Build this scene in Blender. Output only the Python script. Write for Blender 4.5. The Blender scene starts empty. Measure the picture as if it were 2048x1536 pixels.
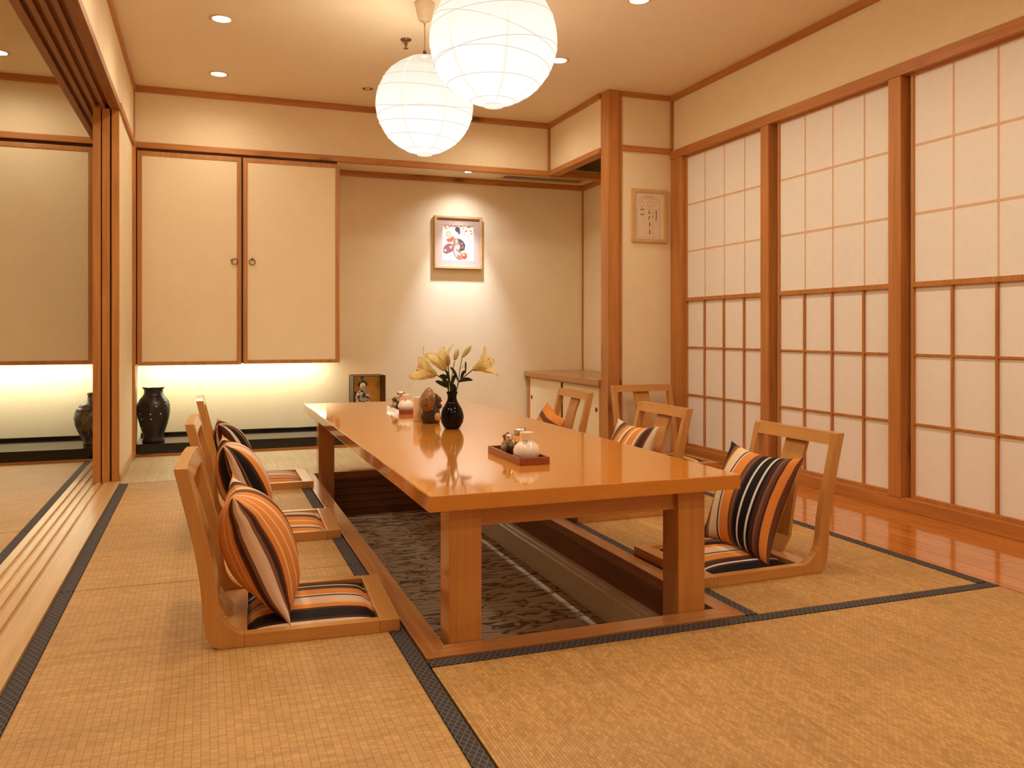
import bpy, bmesh, math, random
from mathutils import Vector, Matrix, noise as mnoise

PI = math.pi
scene = bpy.context.scene
COL = scene.collection
random.seed(7)

# ------------------------------------------------------------------ mesh helpers
class MB:
    """collects shapes that become ONE mesh object"""
    def __init__(self):
        self.bm = bmesh.new()

    def _mark(self, faces, mi, smooth):
        for f in faces:
            f.material_index = mi
            f.smooth = smooth

    def box(self, x0, x1, y0, y1, z0, z1, bev=0.0, mi=0):
        if x0 > x1: x0, x1 = x1, x0
        if y0 > y1: y0, y1 = y1, y0
        if z0 > z1: z0, z1 = z1, z0
        t = bmesh.new()
        bmesh.ops.create_cube(t, size=1.0)
        for v in t.verts:
            v.co = Vector((x0 + (v.co.x + .5) * (x1 - x0), y0 + (v.co.y + .5) * (y1 - y0), z0 + (v.co.z + .5) * (z1 - z0)))
        b = min(bev, .45 * min(x1 - x0, y1 - y0, z1 - z0))
        if b > 0:
            bmesh.ops.bevel(t, geom=list(t.edges), offset=b, segments=2, profile=.6, affect='EDGES')
        self.merge(t, mi=mi)
        return self

    def merge(self, t, mat=None, mi=0, smooth=False):
        if mat is not None:
            t.transform(mat)
        vm = {}
        for v in t.verts:
            vm[v] = self.bm.verts.new(v.co)
        for f in t.faces:
            try:
                nf = self.bm.faces.new([vm[v] for v in f.verts])
            except ValueError:
                continue
            nf.material_index = mi
            nf.smooth = smooth
        t.free()
        return self

    def lathe(self, prof, c=(0, 0, 0), seg=32, mi=0, smooth=True, axis=None, ruffle=None):
        """prof: list of (r, z)"""
        t = bmesh.new()
        rings = []
        for r, z in prof:
            if r < 1e-6:
                rings.append([t.verts.new((0, 0, z))])
            else:
                ring = []
                for k in range(seg):
                    a = 2 * PI * k / seg
                    rr = r * (ruffle(a, z) if ruffle else 1)
                    ring.append(t.verts.new((rr * math.cos(a), rr * math.sin(a), z)))
                rings.append(ring)
        for a, b in zip(rings[:-1], rings[1:]):
            if len(a) == 1 and len(b) == 1:
                continue
            for k in range(seg):
                k2 = (k + 1) % seg
                if len(a) == 1:
                    t.faces.new((a[0], b[k2], b[k]))
                elif len(b) == 1:
                    t.faces.new((a[k], a[k2], b[0]))
                else:
                    t.faces.new((a[k], a[k2], b[k2], b[k]))
        M = Matrix.Translation(Vector(c))
        if axis is not None:
            M = M @ Vector((0, 0, 1)).rotation_difference(Vector(axis)).to_matrix().to_4x4()
        bmesh.ops.recalc_face_normals(t, faces=list(t.faces))
        self.merge(t, M, mi, smooth)
        return self

    def tube(self, pts, r, seg=8, mi=0, closed=False):
        """r: number or list"""
        pts = [Vector(p) for p in pts]
        n = len(pts)
        rs = r if isinstance(r, (list, tuple)) else [r] * n
        t = bmesh.new()
        rings = []
        up = None
        for i, p in enumerate(pts):
            if closed:
                d = pts[(i + 1) % n] - pts[i - 1]
            else:
                d = pts[min(i + 1, n - 1)] - pts[max(i - 1, 0)]
            d.normalize()
            if up is None:
                up = Vector((0, 0, 1)) if abs(d.z) < .9 else Vector((1, 0, 0))
            s = d.cross(up).normalized()
            up2 = s.cross(d).normalized()
            up = up2
            rings.append([t.verts.new(p + (s * math.cos(2 * PI * k / seg) + up2 * math.sin(2 * PI * k / seg)) * rs[i]) for k in range(seg)])
        m = n if closed else n - 1
        for i in range(m):
            a, b = rings[i], rings[(i + 1) % n]
            for k in range(seg):
                t.faces.new((a[k], a[(k + 1) % seg], b[(k + 1) % seg], b[k]))
        if not closed:
            t.faces.new(list(reversed(rings[0])))
            t.faces.new(rings[-1])
        bmesh.ops.recalc_face_normals(t, faces=list(t.faces))
        self.merge(t, None, mi, True)
        return self

    def prism(self, poly, h0, h1, axis='y', mi=0, bev=0.0, smooth=False):
        """poly: 2D outline, extruded h0..h1 along axis. axis 'y': (x,z) ; 'z': (x,y) ; 'x': (y,z)"""
        t = bmesh.new()
        def P(a, b, h):
            return {'y': (a, h, b), 'z': (a, b, h), 'x': (h, a, b)}[axis]
        A = [t.verts.new(P(a, b, h0)) for a, b in poly]
        B = [t.verts.new(P(a, b, h1)) for a, b in poly]
        n = len(poly)
        t.faces.new(A)
        t.faces.new(list(reversed(B)))
        for k in range(n):
            t.faces.new((A[k], B[k], B[(k + 1) % n], A[(k + 1) % n]))
        bmesh.ops.recalc_face_normals(t, faces=list(t.faces))
        if bev > 0:
            bmesh.ops.bevel(t, geom=list(t.edges), offset=bev, segments=2, profile=.6, affect='EDGES')
        self.merge(t, None, mi, smooth)
        return self

    def ball(self, c, r, sub=3, mi=0, rot=None):
        t = bmesh.new()
        bmesh.ops.create_icosphere(t, subdivisions=sub, radius=1)
        r = r if isinstance(r, (list, tuple)) else (r, r, r)
        M = Matrix.Translation(Vector(c)) @ (rot.to_4x4() if rot is not None else Matrix.Identity(4)) @ Matrix.Diagonal((r[0], r[1], r[2], 1))
        self.merge(t, M, mi, True)
        return self


def obj(name, mb, mats, parent=None, world=True, loc=None):
    """links mb as ONE mesh object. world=True: coordinates are given in the room and shifted to the parent's base"""
    me = bpy.data.meshes.new(name)
    if parent is not None and world:
        off = Vector(parent['_base'])
        mb.bm.transform(Matrix.Translation(-off))
    mb.bm.to_mesh(me)
    mb.bm.free()
    for m in (mats if isinstance(mats, (list, tuple)) else [mats]):
        me.materials.append(m)
    o = bpy.data.objects.new(name, me)
    COL.objects.link(o)
    if parent is not None:
        o.parent = parent
        o['_base'] = list(parent['_base'])
    else:
        o['_base'] = [0, 0, 0]
    if loc is not None:
        o.location = loc
    return o


def tag(o, label, cat, group=None):
    o['label'] = label
    o['category'] = cat
    if group: o['group'] = group
    return o


def thing(name, label, cat, loc=(0, 0, 0), rotz=0.0, group=None):
    o = bpy.data.objects.new(name, None)
    o.empty_display_size = .1
    COL.objects.link(o)
    o.location = loc
    o.rotation_euler = (0, 0, rotz)
    o['_base'] = list(loc)
    return tag(o, label, cat, group)


def struct(name, mb, mats, parent=None):
    o = obj(name, mb, mats, parent)
    if parent is None:
        o['kind'] = 'structure'
    return o


def struct_root(name, loc=(0, 0, 0)):
    o = bpy.data.objects.new(name, None)
    COL.objects.link(o)
    o.location = loc
    o['_base'] = list(loc)
    o['kind'] = 'structure'
    return o


def dup(root, loc, rotz, label, group=None):
    r = root.copy(); COL.objects.link(r)
    r.location = loc; r.rotation_euler = (0, 0, rotz)
    r['label'] = label
    if group: r['group'] = group
    r['_base'] = list(loc)
    for ch in list(root.children):
        c = ch.copy(); COL.objects.link(c); c.parent = r
        for g in list(ch.children):
            d = g.copy(); COL.objects.link(d); d.parent = c
    return r

def child(root, base):
    for c in root.children:
        if c.name.split('.')[0] == base:
            return c

# ------------------------------------------------------------------ materials
def newmat(name):
    m = bpy.data.materials.new(name)
    m.use_nodes = True
    nt = m.node_tree
    b = nt.nodes['Principled BSDF']
    return m, nt, b

def N(nt, t, **kw):
    n = nt.nodes.new(t)
    for k, v in kw.items():
        if k in n.inputs:
            n.inputs[k].default_value = v
        else:
            setattr(n, k, v)
    return n

def L(nt, a, b):
    nt.links.new(a, b)

def mapping(nt, scale=(1, 1, 1), rot=(0, 0, 0), loc=(0, 0, 0), coord='Object'):
    tc = N(nt, 'ShaderNodeTexCoord')
    mp = N(nt, 'ShaderNodeMapping')
    mp.inputs['Scale'].default_value = scale
    mp.inputs['Rotation'].default_value = rot
    mp.inputs['Location'].default_value = loc
    L(nt, tc.outputs[coord], mp.inputs['Vector'])
    return mp.outputs['Vector']

def ramp(nt, fac, stops, interp='LINEAR'):
    r = N(nt, 'ShaderNodeValToRGB')
    r.color_ramp.interpolation = interp
    els = r.color_ramp.elements
    while len(els) > 1:
        els.remove(els[-1])
    els[0].position = stops[0][0]; els[0].color = (*stops[0][1], 1)
    for p, c in stops[1:]:
        e = els.new(p); e.color = (*c, 1)
    if fac is not None:
        L(nt, fac, r.inputs['Fac'])
    return r

def mix(nt, fac, a, b, mode='MIX'):
    m = N(nt, 'ShaderNodeMix', data_type='RGBA', blend_type=mode)
    if hasattr(fac, 'links'): L(nt, fac, m.inputs[0])
    else: m.inputs[0].default_value = fac
    for v, i in ((a, 6), (b, 7)):
        if hasattr(v, 'links'): L(nt, v, m.inputs[i])
        else: m.inputs[i].default_value = (*v, 1)
    return m.outputs[2]

def math_(nt, op, a, b=None, c=None):
    m = N(nt, 'ShaderNodeMath', operation=op)
    for i, v in enumerate((a, b, c)):
        if v is None: continue
        if hasattr(v, 'links'): L(nt, v, m.inputs[i])
        else: m.inputs[i].default_value = v
    return m.outputs[0]

def bump(nt, b, h, strength=.2, dist=.002):
    bp = N(nt, 'ShaderNodeBump', Strength=strength, Distance=dist)
    L(nt, h, bp.inputs['Height'])
    L(nt, bp.outputs['Normal'], b.inputs['Normal'])

def plain(name, col, rough=.5, metal=0.0, coat=0.0, var=.08, spec=.5, vscale=30):
    m, nt, b = newmat(name)
    v = mapping(nt)
    nz = N(nt, 'ShaderNodeTexNoise', Scale=vscale, Detail=3.0)
    L(nt, v, nz.inputs['Vector'])
    c = ramp(nt, nz.outputs['Fac'], [(.3, tuple(x * (1 - var) for x in col)), (.7, tuple(min(1, x * (1 + var)) for x in col))])
    L(nt, c.outputs['Color'], b.inputs['Base Color'])
    b.inputs['Roughness'].default_value = rough
    b.inputs['Metallic'].default_value = metal
    b.inputs['Coat Weight'].default_value = coat
    b.inputs['Specular IOR Level'].default_value = spec
    return m

def wood(name, light, dark, axis, rough=.4, coat=0.0, knots=0.0, scale=1.0, contrast=.8, spec=.5):
    m, nt, b = newmat(name)
    k = {'x': 0, 'y': 1, 'z': 2}[axis]
    s = [16.0 * scale] * 3; s[k] = .9 * scale
    v = mapping(nt, tuple(s))
    n1 = N(nt, 'ShaderNodeTexNoise', Scale=1.6, Detail=5.0, Roughness=.6, Distortion=.6)
    L(nt, v, n1.inputs['Vector'])
    s2 = [160.0 * scale] * 3; s2[k] = 3.0 * scale
    v2 = mapping(nt, tuple(s2))
    n2 = N(nt, 'ShaderNodeTexNoise', Scale=1.0, Detail=3.0)
    L(nt, v2, n2.inputs['Vector'])
    f = math_(nt, 'ADD', math_(nt, 'MULTIPLY', n1.outputs['Fac'], .7), math_(nt, 'MULTIPLY', n2.outputs['Fac'], .3))
    mid = tuple((a + c) / 2 for a, c in zip(light, dark))
    lo = tuple(mid[i] + (dark[i] - mid[i]) * contrast for i in range(3))
    hi = tuple(mid[i] + (light[i] - mid[i]) * contrast for i in range(3))
    c = ramp(nt, f, [(.34, lo), (.5, mid), (.66, hi)]).outputs['Color']
    if knots > 0:
        s3 = [9.0] * 3; s3[k] = 3.2
        v3 = mapping(nt, tuple(s3), loc=(.37, .61, .13))
        vo = N(nt, 'ShaderNodeTexVoronoi', Scale=1.0)
        L(nt, v3, vo.inputs['Vector'])
        sx = N(nt, 'ShaderNodeSeparateColor')
        L(nt, vo.outputs['Color'], sx.inputs[0])
        on = math_(nt, 'GREATER_THAN', sx.outputs[0], 1 - knots)
        kf = ramp(nt, vo.outputs['Distance'], [(.07, (1, 1, 1)), (.14, (.7, .7, .7)), (.20, (.25, .25, .25)), (.34, (0, 0, 0))])
        kk = math_(nt, 'MULTIPLY', kf.outputs['Color'], on)
        c = mix(nt, math_(nt, 'MULTIPLY', kk, .85), c, tuple(x * .22 for x in dark))
    L(nt, c, b.inputs['Base Color'])
    b.inputs['Roughness'].default_value = rough
    b.inputs['Coat Weight'].default_value = coat
    b.inputs['Coat Roughness'].default_value = .04
    b.inputs['Specular IOR Level'].default_value = spec
    return m

CED_L, CED_D = (.60, .255, .060), (.36, .125, .024)
cedar = {a: wood('cedar_trim_' + a, CED_L, CED_D, a, rough=.42, knots=.4) for a in 'xyz'}
SILL_L, SILL_D = (.66, .43, .19), (.47, .27, .10)
sillwood = wood('worn_sill_wood', SILL_L, SILL_D, 'y', rough=.28, knots=.1, spec=.6)
CH_L, CH_D = (.60, .285, .075), (.44, .185, .044)
chairwood = {a: wood('chair_beech_' + a, CH_L, CH_D, a, rough=.28, coat=.25, contrast=.7) for a in 'xyz'}
tablewood = wood('table_lacquered_wood_y', (.64, .245, .033), (.54, .195, .024), 'y', rough=.09, coat=.55, contrast=.6, scale=.7)
tablewood_z = wood('table_wood_z', (.58, .25, .06), (.42, .155, .034), 'z', rough=.22, coat=.5, contrast=.7)
tablewood_x = wood('table_wood_x', (.58, .25, .06), (.42, .155, .034), 'x', rough=.22, coat=.5, contrast=.7)
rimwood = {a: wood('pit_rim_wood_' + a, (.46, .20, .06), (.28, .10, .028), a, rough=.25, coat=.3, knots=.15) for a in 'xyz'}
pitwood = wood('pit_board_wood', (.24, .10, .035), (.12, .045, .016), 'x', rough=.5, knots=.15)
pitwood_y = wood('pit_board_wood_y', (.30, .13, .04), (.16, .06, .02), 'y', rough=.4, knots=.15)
palewood = wood('pale_frame_wood', (.70, .45, .19), (.58, .34, .13), 'z', rough=.35)
goldwood = wood('gilt_frame_wood', (.62, .40, .19), (.48, .28, .11), 'x', rough=.3)
redwood = wood('red_lacquer_tray_wood', (.30, .07, .022), (.20, .04, .014), 'y', rough=.25, coat=.4)

def mat_floor():
    m, nt, b = newmat('polished_floor_boards')
    v = mapping(nt, (1, 1, 1), rot=(0, 0, PI / 2))
    br = N(nt, 'ShaderNodeTexBrick', Scale=1.0)
    br.inputs['Brick Width'].default_value = .9
    br.inputs['Row Height'].default_value = .09
    br.inputs['Mortar Size'].default_value = .0012
    br.inputs['Color1'].default_value = (.60, .215, .042, 1)
    br.inputs['Color2'].default_value = (.51, .17, .030, 1)
    br.inputs['Mortar'].default_value = (.12, .035, .01, 1)
    L(nt, v, br.inputs['Vector'])
    v2 = mapping(nt, (30, 1.2, 30))
    n = N(nt, 'ShaderNodeTexNoise', Scale=2.0, Detail=5.0)
    L(nt, v2, n.inputs['Vector'])
    g = ramp(nt, n.outputs['Fac'], [(.3, (.72, .68, .6)), (.7, (1.1, 1.1, 1.1))])
    c = mix(nt, 1.0, br.outputs['Color'], g.outputs['Color'], 'MULTIPLY')
    L(nt, c, b.inputs['Base Color'])
    b.inputs['Roughness'].default_value = .08
    b.inputs['Coat Weight'].default_value = .3
    b.inputs['Coat Roughness'].default_value = .05
    bump(nt, b, br.outputs['Fac'], .05, -.0004)
    return m
floorboards = mat_floor()

def mat_tatami(name, along='x', c1=(.60, .36, .125), c2=(.47, .265, .088), mort=(.26, .13, .038), bw=.017, rh=.0065, streak=.13, offset=0.0):
    m, nt, b = newmat(name)
    v = mapping(nt, (1, 1, 1), rot=(0, 0, 0 if along == 'x' else PI / 2))
    br = N(nt, 'ShaderNodeTexBrick', Scale=1.0, offset=offset)
    br.inputs['Brick Width'].default_value = bw
    br.inputs['Row Height'].default_value = rh
    br.inputs['Mortar Size'].default_value = .0007
    br.inputs['Mortar Smooth'].default_value = .6
    br.inputs['Color1'].default_value = (*c1, 1)
    br.inputs['Color2'].default_value = (*c2, 1)
    br.inputs['Mortar'].default_value = (*mort, 1)
    L(nt, v, br.inputs['Vector'])
    s = (1.6, 45, 1) if along == 'x' else (45, 1.6, 1)
    v2 = mapping(nt, s)
    n = N(nt, 'ShaderNodeTexNoise', Scale=1.0, Detail=4.0, Roughness=.65)
    L(nt, v2, n.inputs['Vector'])
    g = ramp(nt, n.outputs['Fac'], [(.3, (1 - streak, 1 - streak * 1.1, 1 - streak * 1.2)), (.62, (1.08, 1.08, 1.08))])
    v3 = mapping(nt, (1, 1, 1))
    n3 = N(nt, 'ShaderNodeTexNoise', Scale=2.2, Detail=3.0)
    L(nt, v3, n3.inputs['Vector'])
    g3 = ramp(nt, n3.outputs['Fac'], [(.3, (.88, .86, .82)), (.7, (1.05, 1.05, 1.05))])
    c = mix(nt, 1.0, br.outputs['Color'], g.outputs['Color'], 'MULTIPLY')
    c = mix(nt, 1.0, c, g3.outputs['Color'], 'MULTIPLY')
    L(nt, c, b.inputs['Base Color'])
    b.inputs['Roughness'].default_value = .5
    b.inputs['Specular IOR Level'].default_value = .35
    bump(nt, b, br.outputs['Fac'], .35, -.0012)
    return m
tatami_x = mat_tatami('tatami_rush_crosswise', 'x')
tatami_y = mat_tatami('tatami_rush_lengthwise', 'y', streak=.12, bw=.016, rh=.0075, offset=.5, c1=(.58, .34, .115), c2=(.43, .235, .075), mort=(.27, .135, .04))
tatami_pale = mat_tatami('tatami_rush_pale', 'y', c1=(.58, .455, .26), c2=(.51, .39, .215), mort=(.40, .29, .14), streak=.15, bw=.03, rh=.008)

def mat_band():
    m, nt, b = newmat('tatami_edge_brocade')
    v = mapping(nt, (1, 1, 1))
    sp = N(nt, 'ShaderNodeSeparateXYZ'); L(nt, v, sp.inputs[0])
    def diag(sign):
        d = math_(nt, 'ADD', sp.outputs[0], math_(nt, 'MULTIPLY', sp.outputs[1], sign))
        w = math_(nt, 'SINE', math_(nt, 'MULTIPLY', d, 2 * PI / .017))
        return math_(nt, 'GREATER_THAN', w, .80)
    n = N(nt, 'ShaderNodeTexNoise', Scale=400.0); L(nt, v, n.inputs['Vector'])
    f = math_(nt, 'MAXIMUM', diag(.6), diag(-.6))
    f = math_(nt, 'MULTIPLY', f, math_(nt, 'ADD', n.outputs['Fac'], .1))
    c = mix(nt, f, (.022, .017, .020), (.15, .11, .085))
    L(nt, c, b.inputs['Base Color'])
    b.inputs['Roughness'].default_value = .75
    return m
band = mat_band()

def mat_paper(name, a, c, scale=90, rough=.85, bumpy=.1):
    m, nt, b = newmat(name)
    v = mapping(nt)
    n = N(nt, 'ShaderNodeTexNoise', Scale=float(scale), Detail=5.0, Roughness=.7); L(nt, v, n.inputs['Vector'])
    n2 = N(nt, 'ShaderNodeTexNoise', Scale=7.0, Detail=2.0); L(nt, v, n2.inputs['Vector'])
    f = math_(nt, 'ADD', math_(nt, 'MULTIPLY', n.outputs['Fac'], .75), math_(nt, 'MULTIPLY', n2.outputs['Fac'], .25))
    r = ramp(nt, f, [(.34, c), (.62, a)])
    L(nt, r.outputs['Color'], b.inputs['Base Color'])
    b.inputs['Roughness'].default_value = rough
    b.inputs['Specular IOR Level'].default_value = .25
    if bumpy: bump(nt, b, n.outputs['Fac'], bumpy, .001)
    return m
wallpaper = mat_paper('cream_grasscloth_wallpaper', (.85, .725, .50), (.79, .655, .435))
ceilpaint = mat_paper('ceiling_paint', (.86, .76, .58), (.83, .73, .55), 20, .9, 0)
shoji_paper = mat_paper('shoji_paper', (.86, .81, .74), (.83, .78, .71), 25, .55, 0)
shoji_through = mat_paper('shoji_lattice_under_paper', (.74, .50, .31), (.68, .45, .27), 25, .6, 0)
print_paper = plain('print_paper', (.80, .68, .48), .6, var=.03)
notice_paper = plain('notice_paper', (.74, .60, .42), .5, var=.03)
fusuma_back = plain('dark_gap', (.03, .012, .006), .7)
blacklac = plain('black_lacquer', (.005, .0035, .003), .10, coat=.15, var=.2, spec=.45)
blackframe = plain('black_thin_frame', (.02, .010, .007), .35)
skirt_white = plain('pit_skirting_paint', (.74, .68, .54), .4, var=.05)

def mat_carpet():
    m, nt, b = newmat('pit_carpet_pile')
    v = mapping(nt, (7, 24, 1))
    n = N(nt, 'ShaderNodeTexNoise', Scale=1.0, Detail=1.5, Distortion=.8); L(nt, v, n.inputs['Vector'])
    d = math_(nt, 'ABSOLUTE', math_(nt, 'SUBTRACT', n.outputs['Fac'], .5))
    f = math_(nt, 'LESS_THAN', d, .040)
    v2 = mapping(nt, (1, 1, 1))
    n2 = N(nt, 'ShaderNodeTexNoise', Scale=260.0); L(nt, v2, n2.inputs['Vector'])
    base = ramp(nt, n2.outputs['Fac'], [(.3, (.44, .365, .25)), (.7, (.64, .545, .40))])
    c = mix(nt, f, base.outputs['Color'], (.15, .115, .075))
    L(nt, c, b.inputs['Base Color'])
    b.inputs['Roughness'].default_value = .95
    bump(nt, b, n2.outputs['Fac'], .4, .003)
    return m
carpetmat = mat_carpet()

def emit(name, col, strength, base=None):
    m, nt, b = newmat(name)
    b.inputs['Base Color'].default_value = (*(base or col), 1)
    b.inputs['Emission Color'].default_value = (*col, 1)
    b.inputs['Emission Strength'].default_value = strength
    return m

def mat_lantern():
    m = bpy.data.materials.new('glowing_lantern_paper'); m.use_nodes = True
    nt = m.node_tree
    for n in list(nt.nodes): nt.nodes.remove(n)
    out = N(nt, 'ShaderNodeOutputMaterial')
    tc = N(nt, 'ShaderNodeTexCoord')
    sp = N(nt, 'ShaderNodeSeparateXYZ'); L(nt, tc.outputs['Object'], sp.inputs[0])
    f = math_(nt, 'ADD', math_(nt, 'MULTIPLY', sp.outputs[2], 1.9), .5)      # 0 at bottom, 1 at top
    n = N(nt, 'ShaderNodeTexNoise', Scale=30.0, Detail=3.0); L(nt, tc.outputs['Object'], n.inputs['Vector'])
    f = math_(nt, 'ADD', f, math_(nt, 'MULTIPLY', math_(nt, 'SUBTRACT', n.outputs['Fac'], .5), .08))
    st = ramp(nt, f, [(.0, (1.0, .98, .93)), (.35, (1.0, .975, .91)), (.7, (.98, .91, .76)), (1.0, (.95, .78, .56))])
    em = N(nt, 'ShaderNodeEmission'); L(nt, st.outputs['Color'], em.inputs['Color'])
    k = ramp(nt, f, [(.0, (1, 1, 1)), (.5, (.93, .93, .93)), (1.0, (.82, .82, .82))])
    L(nt, math_(nt, 'MULTIPLY', k.outputs['Color'], LANTERN), em.inputs['Strength'])
    tr = N(nt, 'ShaderNodeBsdfTransparent')
    mx = N(nt, 'ShaderNodeMixShader'); mx.inputs[0].default_value = .80
    L(nt, tr.outputs[0], mx.inputs[1]); L(nt, em.outputs[0], mx.inputs[2])
    L(nt, mx.outputs[0], out.inputs['Surface'])
    return m
LANTERN = 1.16
lantern_paper = mat_lantern()
lantern_rib = emit('lantern_rib_glow', (1.0, .84, .64), .66, (.10, .07, .04))
lantern_seam = emit('lantern_seam_glow', (1.0, .93, .78), .88, (.12, .10, .07))
lamp_glow = emit('downlight_glow', (1.0, .90, .72), 30)
lamp_glow_cool = emit('alcove_downlight_glow', (1.0, .93, .85), 30)
strip_glow = emit('strip_tube_glow', (1.0, .90, .66), 6)

white_plastic = plain('offwhite_plastic', (.74, .60, .42), .4, var=.03)
ringmetal = plain('lamp_ring_white', (.70, .58, .42), .35, var=.03)
bronze = plain('aged_bronze', (.20, .12, .05), .35, metal=.9, var=.2)
brassy = plain('sprinkler_metal', (.26, .16, .09), .3, metal=.8)
chrome = plain('chrome', (.75, .70, .62), .12, metal=1.0, var=.03)
ventgrey = plain('vent_grey', (.42, .32, .22), .5)
ventdark = plain('vent_dark', (.05, .035, .02), .6)
blackceram = plain('black_glazed_ceramic', (.002, .0012, .0012), .05, var=.2, spec=.22)
leafgreen = plain('lily_leaf_green', (.035, .055, .022), .4, var=.3)
stemgreen = plain('lily_stem_green', (.05, .075, .025), .45, var=.2)
budgreen = plain('lily_bud_pale_green', (.50, .47, .22), .5, var=.15)
budochre = plain('lily_bud_ochre', (.34, .19, .05), .5, var=.2)
stamen_m = plain('lily_stamen', (.45, .22, .05), .6)

def mat_petal():
    m, nt, b = newmat('yellow_lily_petal')
    v = mapping(nt, (1, 1, 1))
    n = N(nt, 'ShaderNodeTexNoise', Scale=40.0, Detail=3.0); L(nt, v, n.inputs['Vector'])
    c = ramp(nt, n.outputs['Fac'], [(.3, (.94, .86, .52)), (.7, (.97, .92, .66))])
    L(nt, c.outputs['Color'], b.inputs['Base Color'])
    b.inputs['Roughness'].default_value = .5
    tl = N(nt, 'ShaderNodeBsdfTranslucent'); L(nt, c.outputs['Color'], tl.inputs['Color'])
    mx = N(nt, 'ShaderNodeMixShader'); mx.inputs[0].default_value = .4
    L(nt, b.outputs[0], mx.inputs[1]); L(nt, tl.outputs[0], mx.inputs[2])
    L(nt, mx.outputs[0], nt.nodes['Material Output'].inputs['Surface'])
    return m
petal = mat_petal()

def mat_dark_pot():
    m, nt, b = newmat('matt_black_pottery')
    v = mapping(nt, (1, 1, 1))
    n = N(nt, 'ShaderNodeTexNoise', Scale=14.0, Detail=4.0); L(nt, v, n.inputs['Vector'])
    c = ramp(nt, n.outputs['Fac'], [(.3, (.009, .006, .005)), (.75, (.022, .015, .010))])
    L(nt, c.outputs['Color'], b.inputs['Base Color'])
    b.inputs['Roughness'].default_value = .34
    return m
darkpot = mat_dark_pot()
pot_hole = plain('cut_hole_dark', (.004, .003, .002), .8)
pot_stud = plain('pale_inlay', (.55, .50, .42), .3)

def mat_striped_pot():
    m, nt, b = newmat('streaked_brown_pottery')
    tc = N(nt, 'ShaderNodeTexCoord')
    v = mapping(nt, (60, 60, 5))
    n = N(nt, 'ShaderNodeTexNoise', Scale=1.0, Detail=3.0, Distortion=.5); L(nt, v, n.inputs['Vector'])
    c = ramp(nt, n.outputs['Fac'], [(.35, (.025, .017, .010)), (.48, (.085, .06, .032)), (.62, (.21, .155, .085))])
    L(nt, c.outputs['Color'], b.inputs['Base Color'])
    b.inputs['Roughness'].default_value = .4
    return m
streakpot = mat_striped_pot()

def mat_white_jar():
    m, nt, b = newmat('white_glazed_porcelain')
    v = mapping(nt, (1, 1, 1))
    vo = N(nt, 'ShaderNodeTexVoronoi', Scale=24.0); L(nt, v, vo.inputs['Vector'])
    n = N(nt, 'ShaderNodeTexNoise', Scale=80.0); L(nt, v, n.inputs['Vector'])
    sx = N(nt, 'ShaderNodeSeparateColor'); L(nt, vo.outputs['Color'], sx.inputs[0])
    on = math_(nt, 'GREATER_THAN', sx.outputs[0], .45)
    d = math_(nt, 'ADD', vo.outputs['Distance'], math_(nt, 'MULTIPLY', n.outputs['Fac'], .25))
    f = math_(nt, 'MULTIPLY', math_(nt, 'LESS_THAN', d, .36), on)
    c = mix(nt, math_(nt, 'MULTIPLY', f, .7), (.80, .70, .58), (.34, .23, .20))
    L(nt, c, b.inputs['Base Color'])
    b.inputs['Roughness'].default_value = .15
    b.inputs['Coat Weight'].default_value = .4
    return m
whitejar = mat_white_jar()
celadon = plain('grey_green_glaze', (.34, .26, .13), .2, coat=.4, var=.3, vscale=120)
brownlid = plain('brown_glaze_lid', (.17, .065, .025), .25)
cupcream = plain('cream_ceramic', (.74, .55, .36), .35)

def mat_glass(name='clear_glass', tint=(1, 1, 1)):
    m, nt, b = newmat(name)
    b.inputs['Base Color'].default_value = (*tint, 1)
    b.inputs['Roughness'].default_value = .02
    b.inputs['Transmission Weight'].default_value = 1.0
    b.inputs['IOR'].default_value = 1.45
    return m
glass = mat_glass()
amber = plain('spice_in_shaker', (.30, .11, .03), .6, var=.3, vscale=200)

def mat_pane():
    m = bpy.data.materials.new('thin_case_glass'); m.use_nodes = True
    nt = m.node_tree
    for n in list(nt.nodes): nt.nodes.remove(n)
    out = N(nt, 'ShaderNodeOutputMaterial')
    tr = N(nt, 'ShaderNodeBsdfTransparent'); gl = N(nt, 'ShaderNodeBsdfGlossy')
    gl.inputs['Roughness'].default_value = .02
    fr = N(nt, 'ShaderNodeFresnel'); fr.inputs['IOR'].default_value = 1.35
    mx = N(nt, 'ShaderNodeMixShader')
    L(nt, fr.outputs[0], mx.inputs[0]); L(nt, tr.outputs[0], mx.inputs[1]); L(nt, gl.outputs[0], mx.inputs[2])
    L(nt, mx.outputs[0], out.inputs['Surface'])
    return m
pane = mat_pane()
gold_back = plain('gold_backboard', (.80, .38, .06), .4, var=.1)
skin_white = plain('doll_white_face', (.85, .72, .55), .4, var=.02)
hair_black = plain('doll_black_hair', (.015, .010, .008), .3)
redcloth = plain('red_cloth', (.22, .012, .012), .6)

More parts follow.
